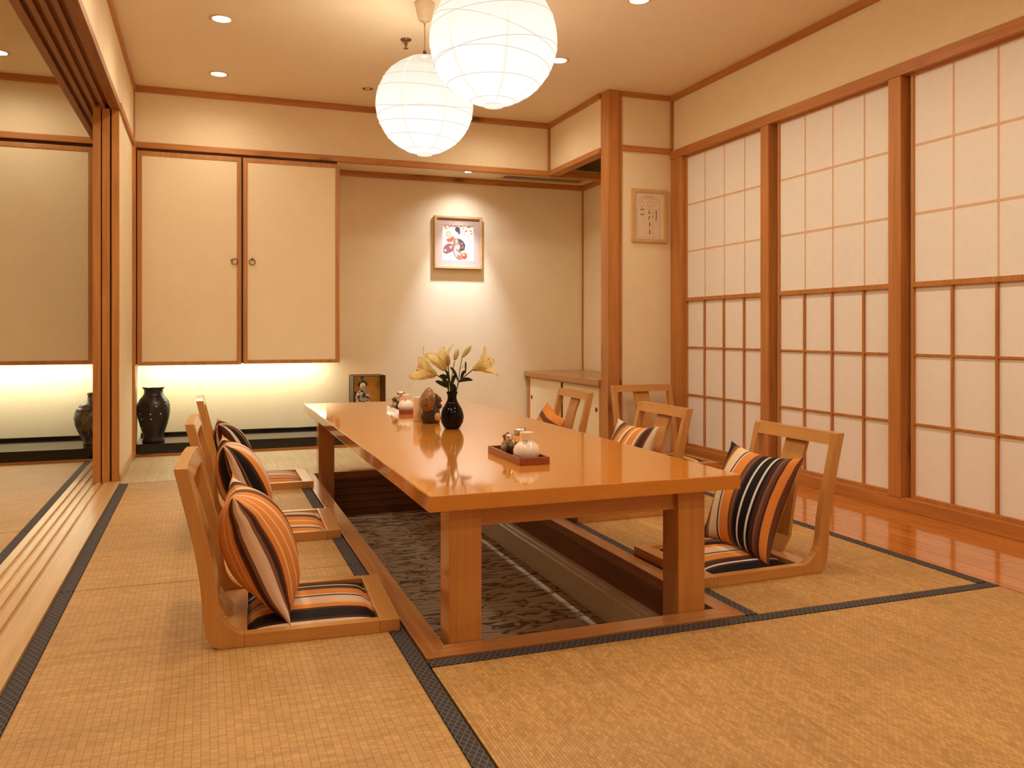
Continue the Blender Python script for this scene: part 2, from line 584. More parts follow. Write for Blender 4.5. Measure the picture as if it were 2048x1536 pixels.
def mat_kimono():
    m, nt, b = newmat('patterned_kimono_cloth')
    v = mapping(nt, (1, 1, 1))
    vo = N(nt, 'ShaderNodeTexVoronoi', Scale=45.0); L(nt, v, vo.inputs['Vector'])
    sx = N(nt, 'ShaderNodeSeparateColor'); L(nt, vo.outputs['Color'], sx.inputs[0])
    c = ramp(nt, sx.outputs[0], [(0, (.62, .50, .38)), (.3, (.05, .025, .018)), (.5, (.12, .20, .10)), (.68, (.55, .30, .22)), (.82, (.66, .55, .42))], 'CONSTANT')
    L(nt, c.outputs['Color'], b.inputs['Base Color'])
    b.inputs['Roughness'].default_value = .7
    return m
kimono = mat_kimono()
tan_fig = plain('figurine_brown_glaze', (.035, .020, .012), .28, coat=.3, var=.3)
hat_gold = None
def mat_hat():
    m, nt, b = newmat('woven_gold_hat')
    v = mapping(nt, (1, 1, 1))
    n = N(nt, 'ShaderNodeTexNoise', Scale=130.0, Detail=3.0, Distortion=2.0); L(nt, v, n.inputs['Vector'])
    c = ramp(nt, n.outputs['Fac'], [(.36, (.08, .032, .010)), (.55, (.32, .16, .05)), (.7, (.55, .34, .13))])
    L(nt, c.outputs['Color'], b.inputs['Base Color'])
    b.inputs['Roughness'].default_value = .35
    b.inputs['Metallic'].default_value = .3
    bump(nt, b, n.outputs['Fac'], .6, .003)
    return m
hat_gold = mat_hat()
fig_gold = plain('figurine_gold_belly', (.62, .42, .20), .3, metal=.3, var=.15)
fig_red = plain('figurine_reddish_muzzle', (.12, .035, .015), .3, var=.2)

# stripes -----------------------------------------------------------------
OR = (.68, .235, .045); CR = (.72, .545, .36); PK = (.72, .51, .36); BR = (.135, .048, .026); DB = (.060, .020, .014)
BK = (.009, .006, .006); TN = (.30, .135, .060); WH = (.68, .63, .53); YO = (.80, .44, .14); MB_ = (.21, .095, .055)
def stripes(name, seq, axis, half, attr=False):
    """seq: list of (width, colour); runs along local axis from -half to half"""
    m, nt, b = newmat(name)
    sp = N(nt, 'ShaderNodeSeparateXYZ')
    if attr:
        tc = N(nt, 'ShaderNodeAttribute', attribute_name='weave'); L(nt, tc.outputs['Vector'], sp.inputs[0]); half = 1.0
    else:
        tc = N(nt, 'ShaderNodeTexCoord'); L(nt, tc.outputs['Object'], sp.inputs[0])
    f = math_(nt, 'ADD', math_(nt, 'MULTIPLY', sp.outputs['xyz'.index(axis)], .5 / half), .5)
    tot = sum(w for w, c in seq); p = 0; st = []
    for w, c in seq:
        st.append((p / tot, c)); p += w
    r = ramp(nt, f, st[:32], 'CONSTANT')
    v = mapping(nt, (1, 1, 1))
    n = N(nt, 'ShaderNodeTexNoise', Scale=500.0, Detail=2.0); L(nt, v, n.inputs['Vector'])
    g = ramp(nt, n.outputs['Fac'], [(.3, (.88, .88, .88)), (.7, (1.06, 1.06, 1.06))])
    c = mix(nt, 1.0, r.outputs['Color'], g.outputs['Color'], 'MULTIPLY')
    L(nt, c, b.inputs['Base Color'])
    b.inputs['Roughness'].default_value = .62
    b.inputs['Specular IOR Level'].default_value = .12
    bump(nt, b, n.outputs['Fac'], .12, .0006)
    return m

# ------------------------------------------------------------------ key dimensions (metres)
CZ = 2.508            # ceiling
XL = -.45             # left wall / sill edge
XS = -.69             # far side of the sliding-door track
XR = 3.10             # shoji wall
YB = 6.16             # plane of cupboards and upper back wall
YA = 6.69             # alcove back wall
YF = -1.0             # wall behind the photographer
XF = -3.3             # far wall of the adjoining room

# ------------------------------------------------------------------ shell
struct('ceiling', MB().box(XF, 3.3, YF, 6.85, CZ, CZ + .06), ceilpaint)
# sub floor with the sunken pit left open
fl = MB()
for b_ in ((XF, XS, YF, 6.75), (XS, .535, YF, 6.75), (.535, 1.515, YF, 2.09), (.535, 1.515, 5.105, 6.75), (1.515, 2.49, YF, 6.75)):
    fl.box(b_[0], b_[1], b_[2], b_[3], -.09, -.03)
struct('floor', fl, plain('subfloor_board', (.42, .26, .11), .7))
struct('floor.001', MB().box(2.49, 3.3, YF, 5.30, -.06, 0), floorboards)
struct('floor.002', MB().box(2.49, 3.3, 5.30, 6.75, -.06, 0), floorboards)
# pit
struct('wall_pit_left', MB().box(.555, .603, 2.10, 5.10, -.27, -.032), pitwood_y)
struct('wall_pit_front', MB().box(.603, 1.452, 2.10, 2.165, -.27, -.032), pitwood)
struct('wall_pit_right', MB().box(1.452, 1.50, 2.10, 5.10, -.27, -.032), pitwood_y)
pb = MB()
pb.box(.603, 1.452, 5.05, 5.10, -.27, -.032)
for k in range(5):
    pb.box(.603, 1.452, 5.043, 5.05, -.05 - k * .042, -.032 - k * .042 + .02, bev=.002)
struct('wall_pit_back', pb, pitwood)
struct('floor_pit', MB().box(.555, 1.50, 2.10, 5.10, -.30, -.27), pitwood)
struct('baseboard_pit_right', MB().prism([(1.452, -.26), (1.432, -.26), (1.432, -.155), (1.437, -.148), (1.437, -.138), (1.444, -.130), (1.444, -.122), (1.452, -.118)], 2.166, 5.04, 'y'), skirt_white)
tag(obj('carpet', MB().box(.605, 1.45, 2.167, 5.041, -.27, -.26), carpetmat), 'grey brown patterned carpet lying on the sunken pit floor under the table', 'carpet')
# rim of the pit (mitred boards)
rm = MB()
ox0, ox1, oy0, oy1 = .535, 1.512, 2.092, 5.104
ix0, ix1, iy0, iy1 = .603, 1.452, 2.166, 5.042
z0, z1 = -.032, .006
struct('trim_1', MB().prism([(ox0, oy0), (ox1, oy0), (ix1, iy0), (ix0, iy0)], z0, z1, 'z', bev=.002), rimwood['x'])
struct('trim_2', MB().prism([(ox0, oy1), (ix0, iy1), (ix1, iy1), (ox1, oy1)], z0, z1, 'z', bev=.002), rimwood['x'])
struct('trim_3', MB().prism([(ox0, oy0), (ix0, iy0), (ix0, iy1), (ox0, oy1)], z0, z1, 'z', bev=.002), rimwood['y'])
struct('trim_4', MB().prism([(ox1, oy0), (ox1, oy1), (ix1, iy1), (ix1, iy0)], z0, z1, 'z', bev=.002), rimwood['y'])

# walls
struct('wall_front', MB().box(XF, 3.3, YF - .1, YF, -.03, CZ), wallpaper)
struct('wall_left_room', MB().box(XF - .1, XF, YF, 6.75, -.03, CZ), wallpaper)
struct('wall_left', MB().box(XS, XL - .004, YF, YB + .02, 2.124, CZ), wallpaper)
struct('wall_left_pier', MB().box(-.535, XL - .006, 5.32, YB + .02, .012, 2.09).box(XL - .006, XL - .004, 5.137, 5.32, .012, 2.09), wallpaper)
struct('wall_left_divider', MB().box(-.520, -.447, YB + .02, YA, -.03, 2.13), wallpaper)
struct('wall_back', MB().box(XF, 2.585, YB, YB + .10, 2.126, CZ), wallpaper)
struct('wall_alcove_back', MB().box(XF, 3.18, YA, YA + .08, -.03, CZ), wallpaper)
struct('ceiling_alcove', MB().box(XF, 3.13, YB + .03, YA, 2.130, 2.16), ceilpaint)
struct('wall_alcove_right', MB().box(3.13, 3.18, 5.235, YA, 0, CZ), wallpaper)
struct('wall_soffit_right', MB().box(2.587, 2.64, 5.24, YB, 2.126, CZ), wallpaper)
struct('wall_return', MB().box(2.69, XR, 5.15, 5.232, 0, CZ), wallpaper)
struct('wall_right', MB().box(XR + .005, 3.2, YF, 5.15, 2.10, CZ), wallpaper)
struct('wall_right_outer', MB().box(3.16, 3.2, YF, 5.15, -.03, 2.10), shoji_paper)

# trims ---------------------------------------------------------------
cx, cy, cz = cedar['x'], cedar['y'], cedar['z']
def trim(n, b, m, bev=.003):
    return struct('trim_%d' % n, MB().box(*b, bev=bev), m)
trim(5, (XL, 2.585, YB - .018, YB + .01, 2.466, CZ), cx)                       # ceiling line, back
trim(6, (XL - .003, 2.62, YB - .028, YB + .03, 2.086, 2.127), cx)              # rail over cupboards
trim(7, (XL - .006, XL + .010, YF, YB - .018, 2.468, CZ), cy)                  # ceiling line, left
trim(8, (2.572, 2.60, 5.24, YB - .018, 2.468, CZ), cy)                         # soffit right, top
trim(9, (2.572, 2.66, 5.24, YB - .028, 2.090, 2.127), cy)                      # soffit right, bottom rail
trim(10, (2.570, 2.590, YB - .022, YB, 2.127, 2.468), cz, .002)                # soffit inner corner
trim(11, (2.588, 2.675, 5.128, 5.24, 0, CZ), cz, .004)                         # pillar
trim(12, (2.675, 2.702, 5.140, 5.235, 0, CZ), cz)                              # pillar stile
trim(13, (2.702, XR, 5.134, 5.16, 2.474, CZ), cx)                              # return wall ceiling line
trim(14, (2.702, XR - .01, 5.134, 5.16, 2.098, 2.137), cx)                     # return wall rail
trim(15, (XR - .012, XR + .006, 5.128, 5.15, 2.137, 2.474), cz, .002)          # corner bead
trim(16, (XR - .018, XR + .02, YF, 5.134, 2.470, CZ), cy)                      # ceiling line, right
trim(17, (XR - .016, 3.16, YF, 5.150, 2.060, 2.118), cy)                       # shoji header
trim(18, (XR - .010, 3.16, YF, 5.150, 0, .060), cy)                            # shoji base rail
trim(19, (XL - .012, XL + .012, 6.045, YB - .03, .012, 2.09), cz)              # left corner stile
trim(20, (XL - .005, XL + .010, 5.12, YB - .03, 2.085, 2.125), cy)             # rail along left pier
trim(21, (XL - .009, XL + .002, YB - .012, YB - .001, 2.127, 2.466), cz, .001) # corner bead
trim(22, (.93, 3.13, YA - .018, YA + .01, 2.085, 2.132), cx)                   # alcove ceiling line
trim(23, (3.112, 3.14, 5.25, YA - .018, 2.085, 2.132), cy)
trim(24, (3.118, 3.132, YA - .012, YA + .002, .50, 2.085), cz, .002)           # alcove corner bead
trim(25, (XF, XS, YB - .018, YB + .01, 2.466, CZ), cx)                         # adjoining room ceiling line
trim(26, (XF, XS, YB - .028, YB + .03, 2.090, 2.132), cx)                      # adjoining room rail
trim(27, (XS - .004, XS + .006, YF, YB - .018, 2.468, CZ), cy)
trim(28, (2.62, 3.12, YB - .02, YB + .06, 2.086, 2.130), cx)

# lintel with running grooves, and the grooved sill below it
li = MB()
gro = [(-.655, -.632), (-.610, -.587), (-.565, -.542), (-.520, -.497)]
edges = [XS] + [e for g in gro for e in g] + [XL + .004]
for k in range(0, len(edges), 2):
    li.box(edges[k], edges[k + 1], YF, YB - .02, 2.083, 2.124, bev=.002)
for g in gro:
    li.box(g[0], g[1], YF, YB - .02, 2.108, 2.124)
struct('trim_29', li, wood('lintel_cedar', (.40, .17, .052), (.22, .08, .022), 'y', rough=.45))
sl = MB()
gro = [(-.660, -.640), (-.622, -.602), (-.584, -.564), (-.540, -.526)]
edges = [XS] + [e for g in gro for e in g] + [XL + .002]
for k in range(0, len(edges), 2):
    sl.box(edges[k], edges[k + 1], YF, YB - .02, -.03, .012, bev=.002)
for g in gro:
    sl.box(g[0], g[1], YF, YB - .02, -.03, .003)
struct('trim_30', sl, sillwood)

# sliding doors parked edge-on in front of the pier
def fusuma(name, x0, x1, y0, y1):
    r = struct_root(name, ((x0 + x1) / 2, (y0 + y1) / 2, .004))
    b = MB()
    b.box(x0, x1, y0, y0 + .03, .004, 2.105, bev=.003)
    b.box(x0, x1, y1 - .03, y1, .004, 2.105, bev=.003)
    b.box(x0, x1, y0 + .03, y1 - .03, .004, .035)
    b.box(x0, x1, y0 + .03, y1 - .03, 2.07, 2.105)
    obj('door_frame', b, cz, r)
    obj('door_panel', MB().box(x0 + .004, x1 - .004, y0 + .03, y1 - .03, .035, 2.07), wallpaper, r)
fusuma('door_1', -.5835, -.5435, 5.105, 6.02)
struct('trim_31', MB().box(-.5375, -.499, 5.105, 5.135, .004, 2.083, bev=.003), cz)
struct('trim_32', MB().box(-.491, -.452, 5.118, 5.136, .012, 2.083, bev=.003), cz)
struct('trim_33', MB().box(XL - .003, XL + .004, 5.136, 6.045, .012, .045, bev=.002), sillwood)

# shoji ------------------------------------------------------------------
def shoji(n, ya, yb, divs, posts_y):
    """panel between ya (near) and yb (far)"""
    r = struct_root('door_%d' % n, (3.14, (ya + yb) / 2, .06))
    fr = MB()
    st = .05
    fr.box(3.112, 3.148, ya - st, ya, .060, 2.060, bev=.002)
    fr.box(3.122, 3.150, yb - .004, yb + .012, .060, 2.060, bev=.001)
    fr.box(3.118, 3.150, ya, yb, .060, .078, bev=.001)
    fr.box(3.122, 3.150, ya, yb, 2.050, 2.060)
    fr.box(3.118, 3.150, ya, yb, 1.056, 1.080, bev=.001)
    obj('frame', fr, cz, r)
    obj('paper_panel', MB().box(3.136, 3.142, ya, yb, .078, 1.056), shoji_paper, r)
    obj('paper_panel', MB().box(3.132, 3.142, ya, yb, 1.080, 2.050), shoji_paper, r)
    la = MB()
    for k, y in enumerate(divs):
        la.box(3.124, 3.137, y - .006, y + .006, .078, 1.056, bev=.001)
    for z in (.739, .413):
        la.box(3.1255, 3.1375, ya, yb, z - .005, z + .005, bev=.001)
    obj('lattice', la, cz, r)
    ub = MB()
    for y in divs:
        ub.box(3.1312, 3.133, y - .010, y + .001, 1.080, 2.050)
    for z in (1.400, 1.722):
        ub.box(3.1310, 3.133, ya, yb, z - .006, z + .006)
    obj('covered_lattice', ub, shoji_through, r)
    return r
shoji(2, 4.128, 4.993, (4.345, 4.560, 4.780), None)
shoji(3, 3.143, 4.003, (3.346, 3.573, 3.791), None)
shoji(4, 2.165, 3.027, (2.372, 2.587, 2.811), None)
for k, (y0, y1) in enumerate(((4.053, 4.128), (3.066, 3.143), (2.088, 2.165))):
    struct('trim_%d' % (34 + k), MB().box(3.088, 3.15, y0, y1, .060, 2.060, bev=.003), cz)
struct('trim_37', MB().box(3.090, 3.15, 4.993 + .012, 5.150, .060, 2.060, bev=.003), cz)
struct('wall_right_near', MB().box(3.13, 3.16, YF, 2.088 - .05, .06, 2.06), shoji_paper)
struct('trim_38', MB().box(3.112, 3.148, 2.038, 2.088, .06, 2.06, bev=.002), cz)

# ------------------------------------------------------------------ tatami
def mat(x0, x1, y0, y1, m, sides, label, w=.045):
    t = thing('tatami_mat', label, 'tatami mat', ((x0 + x1) / 2, (y0 + y1) / 2, -.03), group='tatami mats')
    a = [x0, x1, y0, y1]
    g = .0015
    bx = {'l': (x0, x0 + w, y0, y1), 'r': (x1 - w, x1, y0, y1), 'f': (x0, x1, y0, y0 + w), 'b': (x0, x1, y1 - w, y1)}
    if 'l' in sides: a[0] += w
    if 'r' in sides: a[1] -= w
    if 'f' in sides: a[2] += w
    if 'b' in sides: a[3] -= w
    obj('woven_surface', MB().box(a[0], a[1], a[2] + g, a[3] - g, -.03, 0, bev=.003), m, t)
    for s in sides:
        q = list(bx[s])
        obj('edge_band', MB().box(q[0] + (g if s in 'lr' else 0), q[1] - (g if s in 'lr' else 0), q[2] + g, q[3] - g, -.03, .001, bev=.002), band, t)
    return t
mat(XL + .002, .532, .98, 3.045, tatami_x, 'lr', 'woven rush mat with dark borders under the nearest left chair, bottom left')
mat(XL + .002, .532, 3.046, 5.095, tatami_x, 'lr', 'woven rush mat with dark borders under the two farther left chairs')
mat(.536, 2.486, 1.09, 2.090, tatami_y, 'fb', 'large rush mat across the foreground in front of the sunken pit, bottom right')
mat(1.514, 2.486, 2.094, 4.14, tatami_y, 'lr', 'rush mat with dark borders under the two nearer right chairs')
mat(1.514, 2.486, 4.141, 5.10, tatami_y, 'lr', 'short rush mat under the far right chair beside the low cabinet')
mat(XL + .002, 1.20, 5.108, 6.12, tatami_pale, '', 'pale borderless rush mat strip before the black ledge behind the table')
mat(1.202, 2.486, 5.108, 6.155, tatami_pale, '', 'pale rush mat at the foot of the alcove wall, behind the table')
mat(-1.67, XS - .002, 4.03, 6.05, tatami_x, 'lr', 'rush mat of the adjoining room before its black ledge, far left')
mat(-1.67, XS - .002, 1.98, 4.028, tatami_x, 'lr', 'nearer rush mat of the adjoining room beside the grooved sill')

# ------------------------------------------------------------------ black ledges
def ledge(x0, x1, y0, label):
    t = thing('display_ledge', label, 'ledge', ((x0 + x1) / 2, y0, -.03))
    obj('ledge_board', MB().box(x0, x1, y0, YA, -.03, .080, bev=.003), blacklac, t)
    obj('upstand', MB().box(x0, x1, YA - .016, YA, .080, .100, bev=.002), blacklac, t)
    obj('kick_strip', MB().box(x0, x1, y0 - .024, y0, -.03, .012, bev=.002), cx, t)
ledge(-.445, 1.36, 6.185, 'low black lacquer ledge carrying the pierced vase below the double cupboard')
ledge(XF, -.522, 6.085, 'low black lacquer ledge in the adjoining room under its cupboard')

# ------------------------------------------------------------------ cupboards
def ring_handle(dx, zc, y, tilt, parent):
    b = MB()
    pts = []
    for k in range(20):
        a = 2 * PI * k / 20
        pts.append((dx + .020 * math.cos(a), y - .010, zc + .020 * math.sin(a)))
    b.tube(pts, .0032, 6, closed=True)
    b.ball((dx + .021 * math.cos(tilt), y - .008, zc + .021 * math.sin(tilt)), (.008, .009, .008), 2)
    return obj('ring_handle', b, bronze, parent)

def cup_door(x0, x1, z0, z1, parent, handle_x=None, tilt=PI / 2):
    s = .030
    b = MB()
    b.box(x0, x0 + s, YB - .030, YB - .004, z0, z1, bev=.002)
    b.box(x1 - s, x1, YB - .030, YB - .004, z0, z1, bev=.002)
    b.box(x0 + s, x1 - s, YB - .030, YB - .004, z0, z0 + .026, bev=.002)
    b.box(x0 + s, x1 - s, YB - .030, YB - .004, z1 - s, z1, bev=.002)
    d = obj('door', b, wood('cupboard_frame_cedar', (.58, .26, .075), (.34, .125, .03), 'z', rough=.4, knots=.1), parent)
    obj('door_panel', MB().box(x0 + s, x1 - s, YB - .024, YB - .010, z0 + .026, z1 - s), wallpaper, d)
    if handle_x is not None:
        ring_handle(handle_x, 1.335, YB - .024, tilt, d)
    return d
t = thing('wall_cupboard', 'cream double door cupboard with ring handles hung above the black ledge', 'cupboard', (.24, YB + .2, .62))
obj('cabinet_body', MB().box(-.440, .905, YB - .003, YB + .012, .625, 2.088).box(-.440, .905, YB + .012, YA - .002, .68, 2.088).box(-.440, .905, YA - .30, YA - .28, .63, .68), plain('cupboard_carcass', (.09, .04, .015), .6), t)
obj('side_panel', MB().box(.905, .918, YB - .003, YA - .002, .64, 2.088), wallpaper, t)
cup_door(-.432, .236, .616, 2.066, t, .192, 2.7)
cup_door(.248, .918, .620, 2.066, t, .309, PI / 2)
t = thing('wall_cupboard', 'plain cream cupboard door hung above the ledge of the adjoining room, left edge', 'cupboard', (-1.35, YB + .2, .63))
obj('cabinet_body', MB().box(-2.05, -.700, YB - .003, YB + .012, .64, 2.088).box(-2.05, -.700, YB + .012, YA - .002, .68, 2.088), plain('cupboard_carcass_dark', (.09, .04, .015), .6), t)
cup_door(-1.385, -.698, .630, 2.066, t)
cup_door(-2.05, -1.395, .630, 2.066, t)
# tubes of light hidden under the cupboards
def tube_light(x0, x1, label):
    t = thing('strip_light', label, 'strip light', ((x0 + x1) / 2, YA - .12, .66))
    obj('housing', MB().box(x0, x1, YA - .14, YA - .10, .66, .6795), white_plastic, t)
    obj('tube', MB().tube([(x0, YA - .12, .648), (x1, YA - .12, .648)], .012, 10), strip_glow, t)
tube_light(-.42, .88, 'slim tube light under the double cupboard glowing on the wall above the pierced vase')
tube_light(-2.0, -.72, 'slim tube light under the cupboard of the adjoining room')

# low sliding-door cabinet in the alcove
t = thing('low_cabinet', 'low cedar cabinet with cream sliding doors standing right of the alcove', 'cabinet', (2.85, 5.95, 0))
b = MB()
b.box(2.592, 2.617, 5.25, 5.28, .0, .465, bev=.002).box(2.592, 2.617, 6.63, 6.668, .0, .465, bev=.002)
b.box(2.592, 2.632, 5.28, 6.63, .0, .075, bev=.002)
b.box(2.592, 2.632, 5.28, 6.63, .452, .465)
b.box(2.632, 3.11, 6.652, 6.668, 0, .465).box(2.632, 3.11, 5.25, 5.265, 0, .465)
obj('carcass', b, cy, t)
obj('top_board', MB().box(2.568, 3.125, 5.245, 6.685, .465, .508, bev=.003), wood('cabinet_top_wood', (.54, .25, .075), (.36, .15, .04), 'y', rough=.3, coat=.1), t)
for y0, y1, x0 in ((5.945, 6.63, 2.598), (5.28, 5.965, 2.608)):
    d = obj('sliding_door', MB().box(x0, x0 + .008, y0, y1, .075, .452), wallpaper, t)
    obj('door_stile', MB().box(x0 - .002, x0 + .009, y0, y0 + .022, .075, .452), cz, d)
    obj('door_stile', MB().box(x0 - .002, x0 + .009, y1 - .018, y1, .075, .452), cz, d)
    yh = y1 - .055 if y0 > 5.5 else y0 + .07
    obj('finger_pull', MB().lathe([(0, .004), (.012, .004), (.017, .001), (.0175, -.002)], (x0 - .001, yh, .29), 16, axis=(-1, 0, 0)), plain('finger_pull_dark', (.05, .03, .02), .4), d)

# ------------------------------------------------------------------ table
t = thing('dining_table', 'long glossy lacquered wooden table standing over the sunken pit', 'table', (1.037, 3.6, -.26))
obj('tabletop', MB().box(.552, 1.522, 2.130, 5.105, .371, .415, bev=.003), tablewood, t)
for x0 in (.618, 1.330):
    for y0 in (2.170, 4.945):
        obj('leg', MB().box(x0, x0 + .092, y0, y0 + .092, -.26, .371, bev=.003), tablewood_z, t)
obj('apron', MB().box(.710, 1.330, 2.190, 2.215, .312, .371, bev=.002), tablewood_x, t)
obj('apron', MB().box(.710, 1.330, 4.99, 5.015, .312, .371, bev=.002), tablewood_x, t)
obj('apron', MB().box(.640, .665, 2.262, 4.945, .325, .371, bev=.002), tablewood_z, t)
obj('apron', MB().box(1.375, 1.400, 2.262, 4.945, .325, .371, bev=.002), tablewood_z, t)

# ------------------------------------------------------------------ legless floor chairs
def bez(p0, p1, p2, n=6):
    return [((1 - t) ** 2 * p0[0] + 2 * t * (1 - t) * p1[0] + t * t * p2[0], (1 - t) ** 2 * p0[1] + 2 * t * (1 - t) * p1[1] + t * t * p2[1]) for t in [k / n for k in range(n + 1)]]
HW = .225   # half width
SEATS = {
    'a': stripes('seat_stripes_dark', [(.02, CR), (.012, DB), (.05, BK), (.015, DB), (.03, OR), (.012, YO), (.055, PK), (.012, DB), (.01, CR), (.05, OR), (.012, BR), (.03, DB), (.01, WH), (.012, DB), (.05, BK)], 'y', .19),
    'b': stripes('seat_stripes_orange', [(.03, OR), (.01, BR), (.02, CR), (.04, OR), (.02, YO), (.05, OR), (.03, BR), (.012, DB), (.06, PK), (.03, CR)], 'y', .19),
    'c': stripes('seat_stripes_pale', [(.05, OR), (.01, BR), (.05, OR), (.012, DB), (.07, PK), (.02, BR), (.05, CR), (.03, PK)], 'y', .19),
    'd': stripes('seat_stripes_black', [(.03, CR), (.02, BK), (.03, CR), (.02, TN), (.05, BK), (.012, WH), (.05, BK), (.02, BR), (.03, OR), (.03, CR), (.05, BK)], 'y', .19),
}
def make_chair(label):
    t = thing('floor_chair', label, 'floor chair', (0, 0, 0), group='legless floor chairs around the table')
    outer = [(.024, 0.0), (.004, .010), (-.010, .040), (-.017, .085)] + bez((-.017, .085), (-.022, .20), (-.050, .32), 5)[1:] + [(-.090, .487)]
    inner = [(-.055, .487), (-.016, .33)] + bez((-.016, .33), (.014, .22), (.020, .145), 4)[1:] + bez((.020, .145), (.024, .055), (.088, .036), 6)[1:] + [(.088, 0.0)]
    poly = outer + inner
    for s in (-1, 1):
        y0, y1 = (HW - .030, HW) if s > 0 else (-HW, -HW + .030)
        o = obj('back_post', MB().prism(poly, y0, y1, 'y', bev=.0025), chairwood['z'], t, False)
        obj('seat_rail', MB().box(.088, .452, y0, y1, 0, .036, bev=.002), chairwood['x'], t, False)
    obj('front_rail', MB().box(.452, .508, -HW, HW, 0, .036, bev=.003), chairwood['y'], t, False)
    obj('rear_rail', MB().box(.030, .095, -HW + .030, HW - .030, .004, .034, bev=.002), chairwood['y'], t, False)
    # curved top rail: bows slightly backwards between the posts
    b = MB(); tb = bmesh.new()
    n = 10; rings = []
    for k in range(n + 1):
        y = -HW + .030 + (2 * HW - .06) * k / n
        bow = -.003 * (1 - (2 * k / n - 1) ** 2)
        sec = [(-.0765, .443), (-.090, .487), (-.058, .487), (-.0445, .443)]
        rings.append([tb.verts.new((x + bow, y, z)) for x, z in sec])
    for a, c in zip(rings[:-1], rings[1:]):
        for k in range(4):
            tb.faces.new((a[k], a[(k + 1) % 4], c[(k + 1) % 4], c[k]))
    tb.faces.new(rings[0]); tb.faces.new(list(reversed(rings[-1])))
    bmesh.ops.recalc_face_normals(tb, faces=list(tb.faces))
    b.merge(tb)
    obj('top_rail', b, chairwood['y'], t, False)
    # centre splat follows the lean of the posts
    tb = bmesh.new(); rings = []
    path = [(.050, .030), (.010, .09), (-.004, .18), (-.022, .27), (-.046, .36), (-.078, .446)]
    for i, (x, z) in enumerate(path):
        w = .056
        rings.append([tb.verts.new((x - .007, -w, z)), tb.verts.new((x + .007, -w, z)), tb.verts.new((x + .007, w, z)), tb.verts.new((x - .007, w, z))])
    for a, c in zip(rings[:-1], rings[1:]):
        for k in range(4):
            tb.faces.new((a[k], a[(k + 1) % 4], c[(k + 1) % 4], c[k]))
    tb.faces.new(rings[0]); tb.faces.new(list(reversed(rings[-1])))
    bmesh.ops.recalc_face_normals(tb, faces=list(tb.faces))
    obj('back_splat', MB().merge(tb), chairwood['z'], t, False)
    # upholstered seat pad, domed
    tb = bmesh.new(); g = []
    nx, ny = 16, 18
    for i in range(nx + 1):
        row = []
        for j in range(ny + 1):
            u = i / nx * 2 - 1; v = j / ny * 2 - 1
            h = .018 + .030 * ((1 - abs(u) ** 3.0) * (1 - abs(v) ** 3.0)) ** .5
            row.append(tb.verts.new((.100 + (.452 - .100) * i / nx, -.1945 + .389 * j / ny, h)))
        g.append(row)
    for i in range(nx):
        for j in range(ny):
            f = tb.faces.new((g[i][j], g[i + 1][j], g[i + 1][j + 1], g[i][j + 1])); f.smooth = True
    b = MB().merge(tb, smooth=True)
    b.box(.097, .4515, -.1945, .1945, .004, .018)
    obj('seat_pad', b, SEATS['a'], t, False)
    return t

def seat(t, k):
    p = child(t, 'seat_pad')
    s = p.material_slots[0]; s.link = 'OBJECT'; s.material = SEATS[k]

G = 'legless floor chairs around the table'
def turned(x, y, deg, fx, fy):
    return (x, y, 0), math.radians(deg)
CH1 = make_chair('floor chair nearest on the left in the foreground, holding an orange and brown pillow')
def put(t, cx_, cy_, deg):
    """cx_,cy_: middle of the rear foot line"""
    t.location = (cx_, cy_, 0); t.rotation_euler = (0, 0, math.radians(deg)); t['_base'] = [cx_, cy_, 0]
put(CH1, .022, 2.578, -3)
seat(CH1, 'a')
def more(cx_, cy_, deg, label, k, z=0):
    t = dup(CH1, (cx_, cy_, z), math.radians(deg), label, G)
    seat(t, k)
    return t
CH2 = more(.022, 3.69, -2, 'middle floor chair of the left row with a black and pink striped pillow', 'b')
CH3 = more(.044, 4.84, 0, 'farthest floor chair of the left row, nearest the black ledge', 'c')
CH4 = more(2.040, 2.598, 182, 'nearest floor chair on the right with a black, cream and orange pillow', 'a')
CH5 = more(2.046, 3.585, 181, 'second floor chair on the right, behind the table, with a cream edged pillow', 'b')
CH6 = more(2.060, 4.665, 180, 'far right floor chair in front of the low cabinet with a slumped orange pillow', 'c')
CH7 = more(2.765, 4.915, -90, 'spare floor chair without pillow facing forward against the wall under the notice', 'd')

